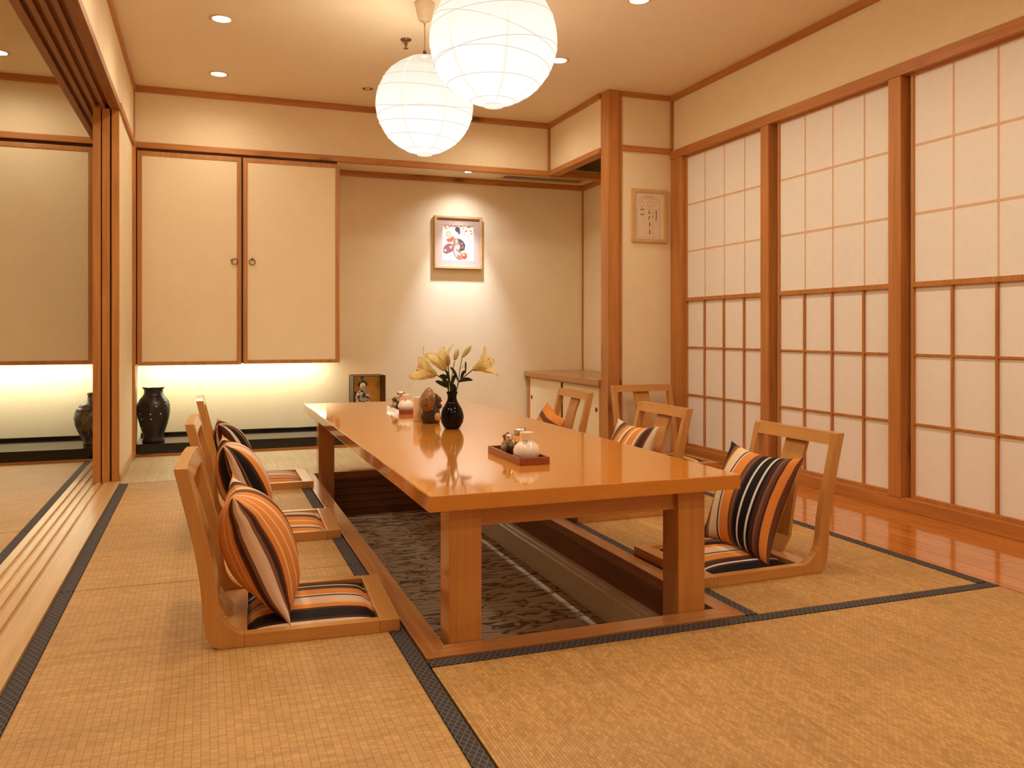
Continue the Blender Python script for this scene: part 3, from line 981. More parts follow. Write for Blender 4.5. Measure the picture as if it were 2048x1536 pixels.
# ------------------------------------------------------------------ pillows
def pillow_mesh(S=.40, T=.15, seed=0, wr=.006):
    tb = bmesh.new(); n = 30; UVS = []
    def base(u, v):
        pin = .13
        x = u * S / 2 * (1 - pin * (1 - v * v) * abs(u) ** 2)
        y = v * S / 2 * (1 - pin * (1 - u * u) * abs(v) ** 2)
        return x, y
    def h(u, v):
        return T / 2 * max(0.0, (1 - u ** 2) * (1 - v ** 2)) ** .66
    front = {}; back = {}
    for i in range(n + 1):
        for j in range(n + 1):
            # denser towards the seams
            u = math.sin((i / n - .5) * PI); v = math.sin((j / n - .5) * PI)
            x, y = base(u, v)
            e = max(abs(u), abs(v))
            q = mnoise.noise(Vector((x * 9 + seed * 3.1, y * 5, seed))) * wr
            q += mnoise.noise(Vector((x * 22, y * 22 + seed, seed + 4))) * wr * .5 * (abs(u * v))
            dz = mnoise.noise(Vector((x * 6, y * 6, seed + 9))) * .004
            if i in (0, n) or j in (0, n):
                w = tb.verts.new((x + dz, y + dz, q * .6)); front[i, j] = back[i, j] = w; UVS.append((u, v, 0))
            else:
                front[i, j] = tb.verts.new((x + dz, y, h(u, v) + q))
                back[i, j] = tb.verts.new((x + dz, y, -h(u, v) + q)); UVS += [(u, v, 0), (u, v, 0)]
    for i in range(n):
        for j in range(n):
            f = tb.faces.new((front[i, j], front[i + 1, j], front[i + 1, j + 1], front[i, j + 1])); f.smooth = True
            f = tb.faces.new((back[i, j + 1], back[i + 1, j + 1], back[i + 1, j], back[i, j])); f.smooth = True
    return MB().merge(tb, smooth=True), UVS

def pillow(label, m, near_bot, near_top, far_bot, S=.40, T=.15, seed=0, spin=0, wr=.009):
    """corner points on the middle plane; local x runs near -> far, y bottom -> top, z towards the sitter"""
    b0, t0, f0 = Vector(near_bot), Vector(near_top), Vector(far_bot)
    x = (f0 - b0).normalized(); y = (t0 - b0); y = (y - x * y.dot(x)).normalized(); z = x.cross(y)
    W = (f0 - b0).length
    c = b0 + x * W / 2 + y * (t0 - b0).length / 2
    mb, uvs = pillow_mesh(S, T, seed, wr)
    o = obj('pillow', mb, m)
    at = o.data.attributes.new('weave', 'FLOAT_VECTOR', 'POINT')
    for k, q in enumerate(uvs): at.data[k].vector = q
    M = Matrix((x, y, z)).transposed()
    M = M @ Matrix.Rotation(spin, 3, 'Z')
    o.rotation_euler = M.to_euler()
    o.location = c
    return tag(o, label, 'pillow', 'striped pillows on the floor chairs')

P1 = stripes('pillow_stripes_orange_brown', [(.006, PK), (.007, MB_), (.009, DB), (.005, BR), (.013, OR), (.004, CR), (.022, OR), (.005, CR), (.045, OR), (.012, PK), (.03, OR), (.02, BR), (.012, TN), (.02, CR), (.03, OR), (.014, BR), (.02, DB), (.03, PK), (.03, OR)], 'x', .2, True)
P2 = stripes('pillow_stripes_black_pink', [(.005, PK), (.005, DB), (.004, MB_), (.030, BK), (.014, DB), (.03, OR), (.04, PK), (.008, BR), (.03, CR), (.03, OR), (.02, BR), (.03, BK), (.02, PK), (.04, OR)], 'x', .2, True)
P3 = stripes('pillow_stripes_dark_brown', [(.02, DB), (.015, PK), (.03, BK), (.01, MB_), (.02, DB), (.02, CR), (.03, OR), (.02, BR), (.03, BK), (.03, OR), (.02, PK)], 'x', .2, True)
P4 = stripes('pillow_stripes_black_cream_orange', [(.010, BR), (.028, OR), (.008, DB), (.012, BR), (.010, MB_), (.016, DB), (.012, BK), (.009, WH), (.034, BK), (.009, WH), (.020, BK), (.010, DB), (.009, MB_), (.012, BR), (.010, OR), (.040, OR), (.008, CR), (.010, DB), (.045, CR), (.010, YO), (.020, MB_), (.010, DB), (.035, BK)], 'x', .2, True)
P5 = stripes('pillow_stripes_cream_brown', [(.022, CR), (.010, BR), (.030, DB), (.012, MB_), (.012, CR), (.035, OR), (.012, CR), (.020, OR), (.010, BR), (.026, CR), (.040, OR), (.035, MB_), (.010, DB), (.012, BR), (.055, CR)], 'x', .2, True)
P6 = stripes('pillow_stripes_mostly_orange', [(.03, CR), (.045, OR), (.010, CR), (.05, OR), (.012, CR), (.045, OR), (.010, PK), (.04, OR), (.03, BR), (.05, OR)], 'y', .2, True)
pillow('orange and brown striped pillow leaning on the nearest left floor chair', P1, (.222, 2.40, .040), (.070, 2.40, .385), (.232, 2.775, .040), S=.40, T=.20, seed=1, wr=.015)
pillow('black and pink striped pillow on the middle chair of the left row', P2, (.225, 3.50, .042), (.065, 3.50, .385), (.235, 3.88, .042), S=.40, T=.20, seed=2, wr=.015)
pillow('dark brown striped pillow on the far left chair, mostly hidden by the next pillow', P3, (.215, 4.66, .038), (.068, 4.66, .345), (.215, 5.03, .038), S=.37, T=.19, seed=3)
pillow('pillow striped in black, cream and orange propped on the nearest right chair', P4, (1.842, 2.425, .040), (1.985, 2.425, .400), (1.818, 2.79, .040), S=.40, T=.15, seed=4, spin=.03)
pillow('cream edged brown and orange striped pillow on the second right chair', P5, (1.860, 3.42, .042), (1.985, 3.42, .400), (1.850, 3.78, .042), S=.39, T=.15, seed=5)
pillow('slumped orange pillow with cream lines on the far right chair', P6, (1.885, 4.49, .078), (1.985, 4.49, .350), (1.885, 4.87, .078), S=.35, T=.14, seed=6, spin=.24, wr=.016)

# ------------------------------------------------------------------ things on the table
TZ = .415
def tray(x0, x1, y0, y1, label):
    t = thing('condiment_tray', label, 'tray', ((x0 + x1) / 2, (y0 + y1) / 2, TZ), group='condiment trays on the table')
    obj('tray_base', MB().box(x0 + .007, x1 - .007, y0 + .007, y1 - .007, TZ, TZ + .006), redwood, t)
    b = MB()
    b.box(x0, x0 + .007, y0, y1, TZ, TZ + .024, bev=.001).box(x1 - .007, x1, y0, y1, TZ, TZ + .024, bev=.001)
    b.box(x0 + .007, x1 - .007, y0, y0 + .007, TZ, TZ + .024, bev=.001).box(x0 + .007, x1 - .007, y1 - .007, y1, TZ, TZ + .024, bev=.001)
    obj('tray_rim', b, redwood, t)
tray(.950, 1.056, 2.512, 2.832, 'red brown wooden condiment tray nearest the camera on the table')
tray(.944, 1.054, 4.270, 4.572, 'red brown wooden condiment tray at the far end of the table')
JT = TZ + .006
def white_jar(x, y, label, s=1.0):
    t = thing('porcelain_jar', label, 'jar', (x, y, JT), group='white jars on the trays')
    obj('jar_body', MB().lathe([(0, 0), (.028, 0), (.038, .006), (.0445, .020), (.045, .032), (.040, .047), (.030, .057), (.024, .061), (.0228, .064), (.0228, .068)], seg=40), whitejar, t, False)
    obj('jar_neck', MB().lathe([(.0225, .060), (.0225, .090), (.0215, .0925), (.018, .0925), (.017, .085), (0, .085)], seg=36), cupcream, t, False)
    return t
white_jar(1.005, 2.590, 'round white porcelain jar with faint blossoms on the near condiment tray')
white_jar(1.003, 4.352, 'round white porcelain jar with faint blossoms on the far condiment tray')
def lidded_pot(x, y, label):
    t = thing('soy_pot', label, 'pot', (x, y, JT))
    obj('pot_body', MB().lathe([(0, 0), (.016, 0), (.022, .006), (.0245, .018), (.023, .030), (.017, .040), (.0145, .045)], seg=32).ball((-.021, -.012, .018), (.006, .006, .010), 2), celadon, t, False)
    obj('pot_neck', MB().lathe([(.0145, .044), (.0145, .050), (.020, .060), (.019, .062), (.012, .060), (0, .060)], seg=28), brownlid, t, False)
    obj('pot_lid', MB().lathe([(0, .061), (.015, .061), (.012, .066), (.004, .068), (.004, .072), (0, .073)], seg=24), brownlid, t, False)
lidded_pot(1.000, 2.762, 'small grey green soy pot with brown neck behind the white jar on the near tray')
def shaker(x, y, label):
    t = thing('glass_shaker', label, 'shaker', (x, y, JT))
    obj('bottle', MB().lathe([(0, 0), (.021, 0), (.022, .004), (.0205, .055), (.017, .064), (.017, .068)], seg=28), glass, t, False)
    obj('contents', MB().lathe([(0, .003), (.018, .003), (.0175, .040), (0, .040)], seg=24), amber, t, False)
    obj('cap', MB().lathe([(.0175, .066), (.024, .068), (.0245, .074), (.0225, .077), (.0245, .080), (.024, .086), (.018, .0895), (0, .0905)], seg=32), chrome, t, False)
    return t
shaker(1.030, 2.714, 'glass shaker with ridged chrome cap behind the white jar on the near tray')
shaker(.984, 2.700, 'slim glass shaker between the soy pot and white jar on the near tray').scale = (.55, .55, .80)
shaker(.990, 4.432, 'glass shaker with chrome cap behind the white jar on the far tray').scale = (1, 1, 1.15)
shaker(.966, 4.385, 'slim glass shaker left of the white jar on the far tray').scale = (.42, .42, .95)
lidded_pot(.968, 4.470, 'small soy pot at the back of the far condiment tray')

# flower vase
t = tag(obj('bud_vase', MB().lathe([(0, 0), (.030, 0), (.037, .008), (.048, .028), (.0525, .050), (.051, .066), (.044, .088), (.032, .108), (.0225, .126), (.0195, .140), (.0215, .153), (.0265, .163), (.0255, .1645), (.019, .152), (.0165, .140), (.018, .127), (0, .10)], seg=48), blackceram, None),
        'glossy black bud vase holding yellow lilies in the middle of the table', 'vase')
VX, VY = 1.031, 3.575
t.location = (VX, VY, TZ)

CAM = Vector((0, 0, .85)); THETA = math.atan((1024 - 411) / 1666.0)
SIDE = Vector((math.cos(THETA), -math.sin(THETA), 0))       # left-right direction of the bouquet
DEEP = Vector((math.sin(THETA), math.cos(THETA), 0))
def fl(a, h, d=0.0):
    """point of the bouquet: a to the right, h above the table, d away from the camera"""
    return Vector((VX, VY, TZ + h)) + SIDE * a + DEEP * d

def petal_mesh(b, base, d, length, width, curl, open_, ang, mi=0):
    d = Vector(d).normalized()
    u = d.orthogonal().normalized(); v = d.cross(u)
    out = u * math.cos(ang) + v * math.sin(ang)
    tan = d.cross(out)
    tb = bmesh.new(); n, mdiv = 10, 4; g = []
    for i in range(n + 1):
        s = i / n
        r = open_ * (.05 + .95 * s ** 1.5) * length + curl * max(0, s - .62) ** 1.4 * length * 1.1
        l = length * (s - .55 * max(0, s - .68) ** 1.5)
        w = width * (.20 + .95 * math.sin(min(1, (s * .80 + .06)) * PI) ** .9) * (1 if s < .72 else 1 - .80 * ((s - .72) / .28) ** 2)
        if i == n: w *= .15
        row = []
        for j in range(mdiv + 1):
            q = j / mdiv * 2 - 1
            lift = -.18 * width * (1 - q * q)
            row.append(tb.verts.new(Vector(base) + d * l + out * (r + lift) + tan * (q * w / 2) + out * .004 * math.sin(s * 9 + ang * 3) * q))
        g.append(row)
    for i in range(n):
        for j in range(mdiv):
            f = tb.faces.new((g[i][j], g[i + 1][j], g[i + 1][j + 1], g[i][j + 1])); f.smooth = True
    r0 = bmesh.ops.solidify(tb, geom=list(tb.faces), thickness=.0008)
    for f in tb.faces: f.smooth = True
    b.merge(tb, None, mi, True)

def bloom(base, d, length, parent, rot=0.0, width=.034, open_=.46):
    b = MB()
    for k in range(6):
        petal_mesh(b, base, d, length * (1 if k % 2 == 0 else .95), width * (1.1 if k % 2 == 0 else .85), .55 if k % 2 else .42, open_, rot + k * PI / 3)
    o = obj('bloom', b, petal, parent)
    s = MB(); dv = Vector(d).normalized(); u = dv.orthogonal().normalized(); v = dv.cross(u)
    for k in range(5):
        a = k * 2 * PI / 5
        e = Vector(base) + dv * length * .78 + (u * math.cos(a) + v * math.sin(a)) * length * .13
        s.tube([Vector(base) + dv * .01, e], .0009, 5)
        s.ball(e, (.0022, .0022, .004), 1)
    obj('stamen', s, stamen_m, o)
    return o

def leaf(b, p0, p1, w, droop=.01, fold=None):
    p0, p1 = Vector(p0), Vector(p1)
    d = p1 - p0
    nrm = DEEP if fold is None else Vector(fold)
    side = d.cross(nrm).normalized()
    tb = bmesh.new(); n = 8; g = []
    for i in range(n + 1):
        s = i / n
        c = p0 + d * s + Vector((0, 0, -droop * (2 * s - 1) ** 2 + droop)) * 1
        ww = w * (math.sin((s * .92 + .06) * PI) ** .7) if i < n else w * .04
        g.append([tb.verts.new(c - side * ww / 2), tb.verts.new(c + nrm * w * .12), tb.verts.new(c + side * ww / 2)])
    for i in range(n):
        for j in range(2):
            f = tb.faces.new((g[i][j], g[i + 1][j], g[i + 1][j + 1], g[i][j + 1])); f.smooth = True
    bmesh.ops.solidify(tb, geom=list(tb.faces), thickness=.0007)
    b.merge(tb, None, 0, True)

def bud(p0, d, length, r, m, parent):
    d = Vector(d).normalized()
    b = MB().lathe([(0, 0), (r * .45, length * .04), (r * .85, length * .25), (r, length * .5), (r * .85, length * .75), (r * .45, length * .94), (0, length)], c=p0, seg=14, axis=d,
                   ruffle=lambda a, z: 1 + .06 * math.cos(3 * a))
    return obj('bud', b, m, parent)

# pixel scale at the bouquet: .00222 m per pixel
k_ = .00223
def px(x, y, d=0.0):
    return fl((x - 905) * k_, (858 - y) * k_ + .003, d)
def stem(b, pts, r=.0025):
    b.tube(pts, r, 7)
# left stem with two open lilies
base_in = px(903, 830)
t = thing('lily_stem', 'lily stem with two open yellow blooms leaning left in the black vase', 'flower', tuple(base_in), group='lilies in the vase')
b = MB(); j = px(897, 780)
stem(b, [base_in, px(899, 790), px(893, 765), px(872, 751)])
stem(b, [px(898, 785, .01), px(897, 755, .012), px(890, 742, .015)])
obj('stem', b, stemgreen, t)
bloom(px(873, 752), SIDE * -1 + Vector((0, 0, .42)) - DEEP * .25, .112, t, .3, .050, .78)
bloom(px(891, 743, .015), SIDE * -.45 + Vector((0, 0, .9)) + DEEP * .25, .100, t, .9, .044, .72)
b = MB()
leaf(b, px(898, 778), px(871, 764), .020, .004)
leaf(b, px(897, 758), px(878, 755), .022, .003)
leaf(b, px(899, 775, -.01), px(885, 762, -.01), .018)
obj('leaf', b, leafgreen, t)
# middle stem with buds
t = thing('lily_stem', 'upright lily stem carrying one ochre and one pale bud in the middle of the vase', 'flower', tuple(px(905, 830)), group='lilies in the vase')
b = MB()
stem(b, [px(905, 830), px(902, 785), px(898, 745), px(897, 733)], .0026)
stem(b, [px(902, 790), px(904, 760), px(908, 735), px(910, 724)], .0018)
obj('stem', b, stemgreen, t)
bud(px(897, 735), Vector((0, 0, 1)) - SIDE * .03, .052, .0105, budochre, t)
bud(px(910, 723), Vector((0, 0, 1)) + SIDE * .28, .056, .0115, budgreen, t)
b = MB()
leaf(b, px(902, 778), px(913, 750), .017)
leaf(b, px(901, 770, -.01), px(893, 742, -.01), .013)
leaf(b, px(917, 764), px(901, 736), .013)
leaf(b, px(904, 800, -.012), px(908, 768, -.014), .020)
obj('leaf', b, leafgreen, t)
# right stem with one bloom and one bud
t = thing('lily_stem', 'lily stem with one open yellow bloom and a long bud leaning right in the vase', 'flower', tuple(px(908, 830)), group='lilies in the vase')
b = MB()
stem(b, [px(908, 830), px(912, 790), px(918, 765), px(930, 755), px(947, 741)], .0027)
stem(b, [px(918, 765), px(920, 745), px(925, 716)], .0018)
stem(b, [px(921, 741), px(927, 735), px(929, 732)], .0008)
obj('stem', b, stemgreen, t)
bud(px(925, 717), Vector((0, 0, 1)) + SIDE * .75, .068, .0115, budgreen, t)
bloom(px(947, 741), SIDE * 1 + Vector((0, 0, .45)) - DEEP * .1, .105, t, 1.25, .044, .72)
b = MB()
leaf(b, px(918, 766), px(947, 763), .018, .008)
leaf(b, px(922, 763), px(932, 743), .015)
leaf(b, px(932, 750), px(932, 725), .008)
leaf(b, px(911, 795, .01), px(907, 770, .01), .018)
obj('leaf', b, leafgreen, t)

# pottery animal figurine with a straw hat
FX, FY = 1.004, 3.845
t = thing('animal_figurine', 'dark brown pottery animal figurine with a gold straw hat behind the black vase', 'figurine', (FX, FY, TZ))
def fg(a, h, d=0.0):
    return Vector((FX, FY, TZ + h)) + SIDE * a + DEEP * d
b = MB()
b.lathe([(0, 0), (.040, 0), (.044, .008), (.045, .035), (.042, .060), (.036, .080), (.022, .094), (0, .098)], c=tuple(fg(0, 0)), seg=32)
b.ball(fg(.012, .108), (.030, .030, .034), 3)          # head
b.ball(fg(.026, .086), (.022, .020, .016), 3)          # raised arm and chin
b.ball(fg(.040, .078), (.014, .014, .014), 2)
b.ball(fg(.004, .138, .015), (.008, .006, .012), 2)    # ear
b.ball(fg(-.030, .030, -.015), (.018, .022, .024), 2)  # foot
obj('body', b, tan_fig, t)
b = MB()
b.ball(fg(.036, .112, -.004), (.014, .014, .016), 2)
b.ball(fg(.046, .104, -.006), (.008, .008, .007), 2)
obj('muzzle', b, fig_red, t)
obj('belly', MB().ball(fg(.030, .030, -.022), (.020, .018, .022), 3), fig_gold, t)
hd = (SIDE * -.62 + DEEP * -.78 + Vector((0, 0, .18))).normalized()
hq = Vector((0, 0, 1)).rotation_difference(hd)
hu = hq.inverted() @ Vector((0, 0, 1)); ha = math.atan2(hu.y, hu.x)
peak = lambda a, z: 1.0 + .26 * max(0.0, math.cos(a - ha)) ** 7 + .03 * math.cos(3 * a)
obj('straw_hat', MB().lathe([(.050, -.004), (.052, 0), (.044, .008), (.028, .018), (.012, .026), (0, .028), ], c=tuple(fg(-.014, .104, -.028)), seg=36, axis=tuple(hd), ruffle=peak).lathe([(0, -.003), (.049, -.004)], c=tuple(fg(-.014, .104, -.028)), seg=36, axis=tuple(hd), ruffle=peak), hat_gold, t)
tag(obj('toothpick_cup', MB().lathe([(0, 0), (.021, 0), (.022, .003), (.022, .115), (.021, .117), (.0195, .115), (.0195, .02), (0, .02)], seg=28), cupcream, None, loc=(.962, 3.93, TZ)),
    'plain cream cylinder cup standing just left behind the animal figurine', 'cup')

# ------------------------------------------------------------------ vases on the ledges
V1 = (-.340, 6.315, .080)
t = thing('floor_vase', 'large matt black vase pierced with small round holes on the ledge under the double cupboard', 'vase', V1)
prof = [(0, 0), (.072, 0), (.074, .006), (.068, .020), (.066, .040), (.070, .060), (.090, .120), (.104, .180), (.108, .225), (.104, .262), (.090, .296), (.070, .318), (.060, .338), (.062, .362), (.074, .377), (.073, .380), (.058, .366), (.055, .34), (0, .30)]
vb = MB().lathe(prof, seg=56)
def vr(z):
    for (r0, z0_), (r1, z1_) in zip(prof[:-1], prof[1:]):
        if z0_ <= z <= z1_ and z1_ > z0_:
            return r0 + (r1 - r0) * (z - z0_) / (z1_ - z0_)
    return .1
random.seed(11)
for row, (z, cnt) in enumerate(((.275, 9), (.252, 11), (.200, 10), (.165, 9), (.105, 8))):
    for k in range(cnt):
        a = 2 * PI * k / cnt + row * .37 + random.uniform(-.08, .08)
        r = vr(z) + .0005
        p = (r * math.cos(a), r * math.sin(a), z)
        ax = (math.cos(a), math.sin(a), .1)
        mi = 2 if random.random() < .48 else 1
        q = .0085 if mi == 1 else .0055
        vb.lathe([(0, .0006), (q * .8, .0006), (q, -.001)], c=p, seg=12, axis=ax, mi=mi)
obj('vase_body', vb, [darkpot, pot_hole, pot_stud], t, False)
for zr, rr in ((.020, .0695), (.338, .0615), (.322, .0685)):
    obj('turned_ring', MB().tube([(rr * math.cos(2 * PI * k / 40), rr * math.sin(2 * PI * k / 40), zr) for k in range(40)], .0022, 6, closed=True), darkpot, t, False)
V2 = (-.715, 6.32, .080)
b = MB().lathe([(0, 0), (.055, 0), (.058, .006), (.056, .015), (.086, .075), (.108, .130), (.116, .180), (.110, .215), (.100, .236), (.103, .240), (.096, .244), (.084, .258), (.086, .261), (.068, .274), (.046, .286), (.033, .300), (.030, .325), (.036, .345), (.034, .348), (.026, .33), (0, .29)], seg=48)
V2 = (-.722, 6.32, .080)
tag(obj('pottery_vase', b, streakpot, None, loc=V2), 'streaked brown narrow necked vase on the ledge of the adjoining room, beside the door edges', 'vase')

# ------------------------------------------------------------------ doll in its case
DX0, DX1, DY0, DY1, DZ0, DZ1 = 1.045, 1.290, 6.30, 6.50, .080, .512
t = thing('display_case', 'black framed glass display case with gold back on the floor ledge behind the table', 'display case', ((DX0 + DX1) / 2, 6.40, DZ0))
s = .0055
b = MB()
b.box(DX0, DX1, DY0, DY1, DZ0, DZ0 + .03, bev=.002)
for x in (DX0, DX1 - s):
    for y in (DY0, DY1 - s):
        b.box(x, x + s, y, y + s, DZ0 + .03, DZ1)
b.box(DX0, DX1, DY0, DY0 + s, DZ1 - s, DZ1).box(DX0, DX1, DY1 - s, DY1, DZ1 - s, DZ1)
b.box(DX0, DX0 + s, DY0, DY1, DZ1 - s, DZ1).box(DX1 - s, DX1, DY0, DY1, DZ1 - s, DZ1)
obj('case_frame', b, blackframe, t)
obj('backboard', MB().box(DX0 + s, DX1 - s, DY1 - .006, DY1 - .002, DZ0 + .03, DZ1 - s), gold_back, t)
b = MB()
b.box(DX0 + s, DX1 - s, DY0 + .002, DY0 + .004, DZ0 + .03, DZ1 - s)
b.box(DX0 + .002, DX0 + .004, DY0 + s, DY1 - s, DZ0 + .03, DZ1 - s)
b.box(DX1 - .004, DX1 - .002, DY0 + s, DY1 - s, DZ0 + .03, DZ1 - s)
b.box(DX0 + s, DX1 - s, DY0 + s, DY1 - s, DZ1 - .006, DZ1 - .003)
obj('glass_pane', b, pane, t)
DLX, DLY = 1.130, 6.385
t = thing('kimono_doll', 'small white faced doll in a patterned kimono standing inside the glass case', 'doll', (DLX, DLY, DZ0 + .03))
obj('kimono', MB().lathe([(0, 0), (.052, 0), (.055, .01), (.046, .08), (.040, .15), (.046, .20), (.050, .225), (.040, .262), (.020, .286), (.011, .294)], seg=28, ruffle=lambda a, z: 1 + .10 * math.cos(2 * a)).ball((-.036, -.012, .20), (.020, .022, .050), 2).ball((.038, -.012, .20), (.020, .022, .050), 2).ball((.052, -.02, .172), (.016, .02, .022), 2), kimono, t, False)
obj('head', MB().lathe([(.010, .285), (.010, .300)], seg=14).ball((0, -.003, .322), (.0225, .024, .028), 3).ball((0, -.026, .320), (.003, .003, .005), 1), skin_white, t, False)
b = MB().ball((0, .008, .338), (.028, .026, .022), 3).ball((-.026, .006, .332), (.012, .016, .018), 2).ball((.026, .006, .332), (.012, .016, .018), 2).ball((0, .010, .364), (.018, .014, .016), 2).ball((0, .016, .382), (.014, .008, .010), 2)
obj('hair', b, hair_black, t, False)
b = MB().tube([(-.030, -.010, .364), (.030, -.010, .366)], .002, 6).ball((-.014, -.016, .352), (.004, .004, .006), 1).ball((.006, -.014, .372), (.012, .004, .005), 1).ball((.016, -.015, .374), (.005, .004, .004), 1)
obj('hair_ornament', b, fig_gold, t, False)
obj('obi_sash', MB().lathe([(.042, .158), (.044, .168), (.043, .205), (.040, .212)], seg=24).ball((-.055, .03, .22), (.022, .02, .06), 2), redcloth, t, False)

# ------------------------------------------------------------------ pictures
PX0, PX1, PZ0, PZ1 = 1.770, 2.181, 1.368, 1.805
yw = YA - .004
t = thing('framed_print', 'gilt framed print of a kimono lady with a drum on the alcove wall', 'picture', ((PX0 + PX1) / 2, YA, (PZ0 + PZ1) / 2))
w = .020; d = .034
b = MB()
b.prism([(PX0, PZ0), (PX1, PZ0), (PX1 - w, PZ0 + w), (PX0 + w, PZ0 + w)], yw - d, yw, 'y', bev=.002)
b.prism([(PX0, PZ1), (PX0 + w, PZ1 - w), (PX1 - w, PZ1 - w), (PX1, PZ1)], yw - d, yw, 'y', bev=.002)
b.prism([(PX0, PZ0), (PX0 + w, PZ0 + w), (PX0 + w, PZ1 - w), (PX0, PZ1)], yw - d, yw, 'y', bev=.002)
b.prism([(PX1, PZ0), (PX1, PZ1), (PX1 - w, PZ1 - w), (PX1 - w, PZ0 + w)], yw - d, yw, 'y', bev=.002)
obj('frame', b, goldwood, t)
AX0, AX1, AZ0, AZ1 = PX0 + .072, PX1 - .070, PZ0 + .070, PZ1 - .077
ym = yw - .018
b = MB()
b.box(PX0 + w, AX0, ym, ym + .004, PZ0 + w, PZ1 - w).box(AX1, PX1 - w, ym, ym + .004, PZ0 + w, PZ1 - w)
b.box(AX0, AX1, ym, ym + .004, PZ0 + w, AZ0).box(AX0, AX1, ym, ym + .004, AZ1, PZ1 - w)
obj('mount', b, plain('mauve_grey_mount', (.46, .33, .27), .7, var=.04), t)
ya = ym + .0035
cols = [print_paper, plain('print_red', (.46, .055, .02), .6), plain('print_dark', (.045, .025, .025), .6), plain('print_brown', (.22, .10, .06), .6),
        plain('print_face', (.80, .66, .50), .6), plain('print_yellow', (.66, .46, .14), .6), plain('print_maroon', (.20, .05, .045), .6),
        plain('print_grey', (.34, .27, .25), .6), plain('print_green', (.36, .34, .08), .6), plain('print_blossom', (.42, .11, .06), .6)]
b = MB().box(AX0, AX1, ya, ya + .002, AZ0, AZ1, mi=0)
lay = [0]
def A2(x, y):
    return AX0 + (x - 450) / 590 * (AX1 - AX0), AZ1 - (y - 365) / 690 * (AZ1 - AZ0)
def art_poly(pts, mi):
    lay[0] += 1
    b.prism([A2(*p) for p in pts], ya - .0001 - .00003 * lay[0], ya, 'y', mi=mi)
def art_ell(cx0, cy0, rx, ry, mi, n=16, a0=0):
    art_poly([(cx0 + rx * math.cos(2 * PI * k / n + a0), cy0 + ry * math.sin(2 * PI * k / n + a0)) for k in range(n)], mi)
for x, y in ((495, 395), (520, 425), (575, 400), (610, 380), (655, 395), (690, 385), (800, 385), (845, 415), (885, 480), (930, 395), (985, 460), (960, 385), (868, 530), (1000, 515), (905, 460)):
    art_ell(x, y, 24, 15, 9, 5, x * .1)
art_poly([(650, 610), (790, 620), (830, 700), (800, 800), (760, 900), (690, 930), (640, 800)], 3)
art_poly([(575, 720), (650, 740), (660, 860), (600, 900), (520, 935), (462, 905), (466, 810), (520, 740)], 6)
art_ell(505, 860, 38, 40, 3); art_ell(500, 862, 18, 18, 4, 10)
art_poly([(575, 780), (640, 770), (600, 840)], 7)
art_poly([(660, 720), (790, 720), (800, 900), (860, 960), (800, 1040), (730, 1030), (670, 950), (640, 860)], 3)
art_poly([(690, 760), (700, 880), (740, 1000), (690, 950), (665, 850)], 4)
art_poly([(520, 640), (600, 610), (650, 560), (670, 620), (625, 700), (540, 695)], 1)
art_poly([(612, 500), (650, 500), (655, 580), (620, 570)], 4)
art_ell(562, 542, 46, 54, 2); art_ell(562, 542, 38, 46, 5)
art_poly([(740, 640), (800, 635), (850, 680), (885, 750), (865, 850), (770, 880), (790, 770)], 2)
art_ell(830, 790, 30, 28, 6, 10); art_ell(815, 720, 26, 20, 3, 10)
art_ell(735, 790, 42, 46, 5, 12); art_ell(720, 900, 30, 40, 7, 10); art_ell(770, 930, 34, 30, 7, 10)
art_ell(860, 960, 58, 66, 1, 12); art_ell(800, 990, 36, 34, 9, 10); art_ell(850, 940, 24, 22, 5, 10); art_ell(770, 1020, 30, 22, 9, 10)
art_ell(715, 540, 50, 48, 4); art_poly([(690, 580), (750, 580), (745, 620), (700, 615)], 4)
art_ell(732, 440, 48, 56, 2); art_ell(760, 490, 26, 50, 2); art_ell(805, 488, 30, 26, 7, 10)
art_poly([(700, 640), (716, 640), (720, 720), (704, 720)], 4)
for k in range(6):
    x = 948; y = 545 + k * 20
    art_poly([(x - 12, y), (x + 12, y), (x + 12, y + 6), (x - 12, y + 6)], 8)
    art_poly([(x - 3, y - 5), (x + 4, y - 5), (x + 4, y + 13), (x - 3, y + 13)], 8)
for k in range(4):
    art_poly([(480 + k * 10, 1036), (486 + k * 10, 1036), (488 + k * 10, 1046), (481 + k * 10, 1046)], 7)
obj('print', b, cols, t)

NX0, NX1, NZ0, NZ1 = 2.776, 3.052, 1.470, 1.842
yn = 5.149
t = thing('framed_notice', 'small pale wood framed notice on the narrow wall between pillar and paper screens', 'notice', ((NX0 + NX1) / 2, yn, (NZ0 + NZ1) / 2))
w = .024
b = MB()
b.prism([(NX0, NZ0), (NX1, NZ0), (NX1 - w, NZ0 + w), (NX0 + w, NZ0 + w)], yn - .018, yn, 'y', bev=.002)
b.prism([(NX0, NZ1), (NX0 + w, NZ1 - w), (NX1 - w, NZ1 - w), (NX1, NZ1)], yn - .018, yn, 'y', bev=.002)
b.prism([(NX0, NZ0), (NX0 + w, NZ0 + w), (NX0 + w, NZ1 - w), (NX0, NZ1)], yn - .018, yn, 'y', bev=.002)
b.prism([(NX1, NZ0), (NX1, NZ1), (NX1 - w, NZ1 - w), (NX1 - w, NZ0 + w)], yn - .018, yn, 'y', bev=.002)
obj('frame', b, palewood, t)
n_ink = plain('notice_dark_ink', (.10, .05, .03), .6); n_grey = plain('notice_grey_line', (.42, .33, .22), .6); n_red = plain('notice_red_ink', (.60, .16, .07), .6); n_deep = plain('notice_deep_red', (.34, .045, .02), .6)
b = MB().box(NX0 + w, NX1 - w, yn - .008, yn - .004, NZ0 + w, NZ1 - w, mi=0)
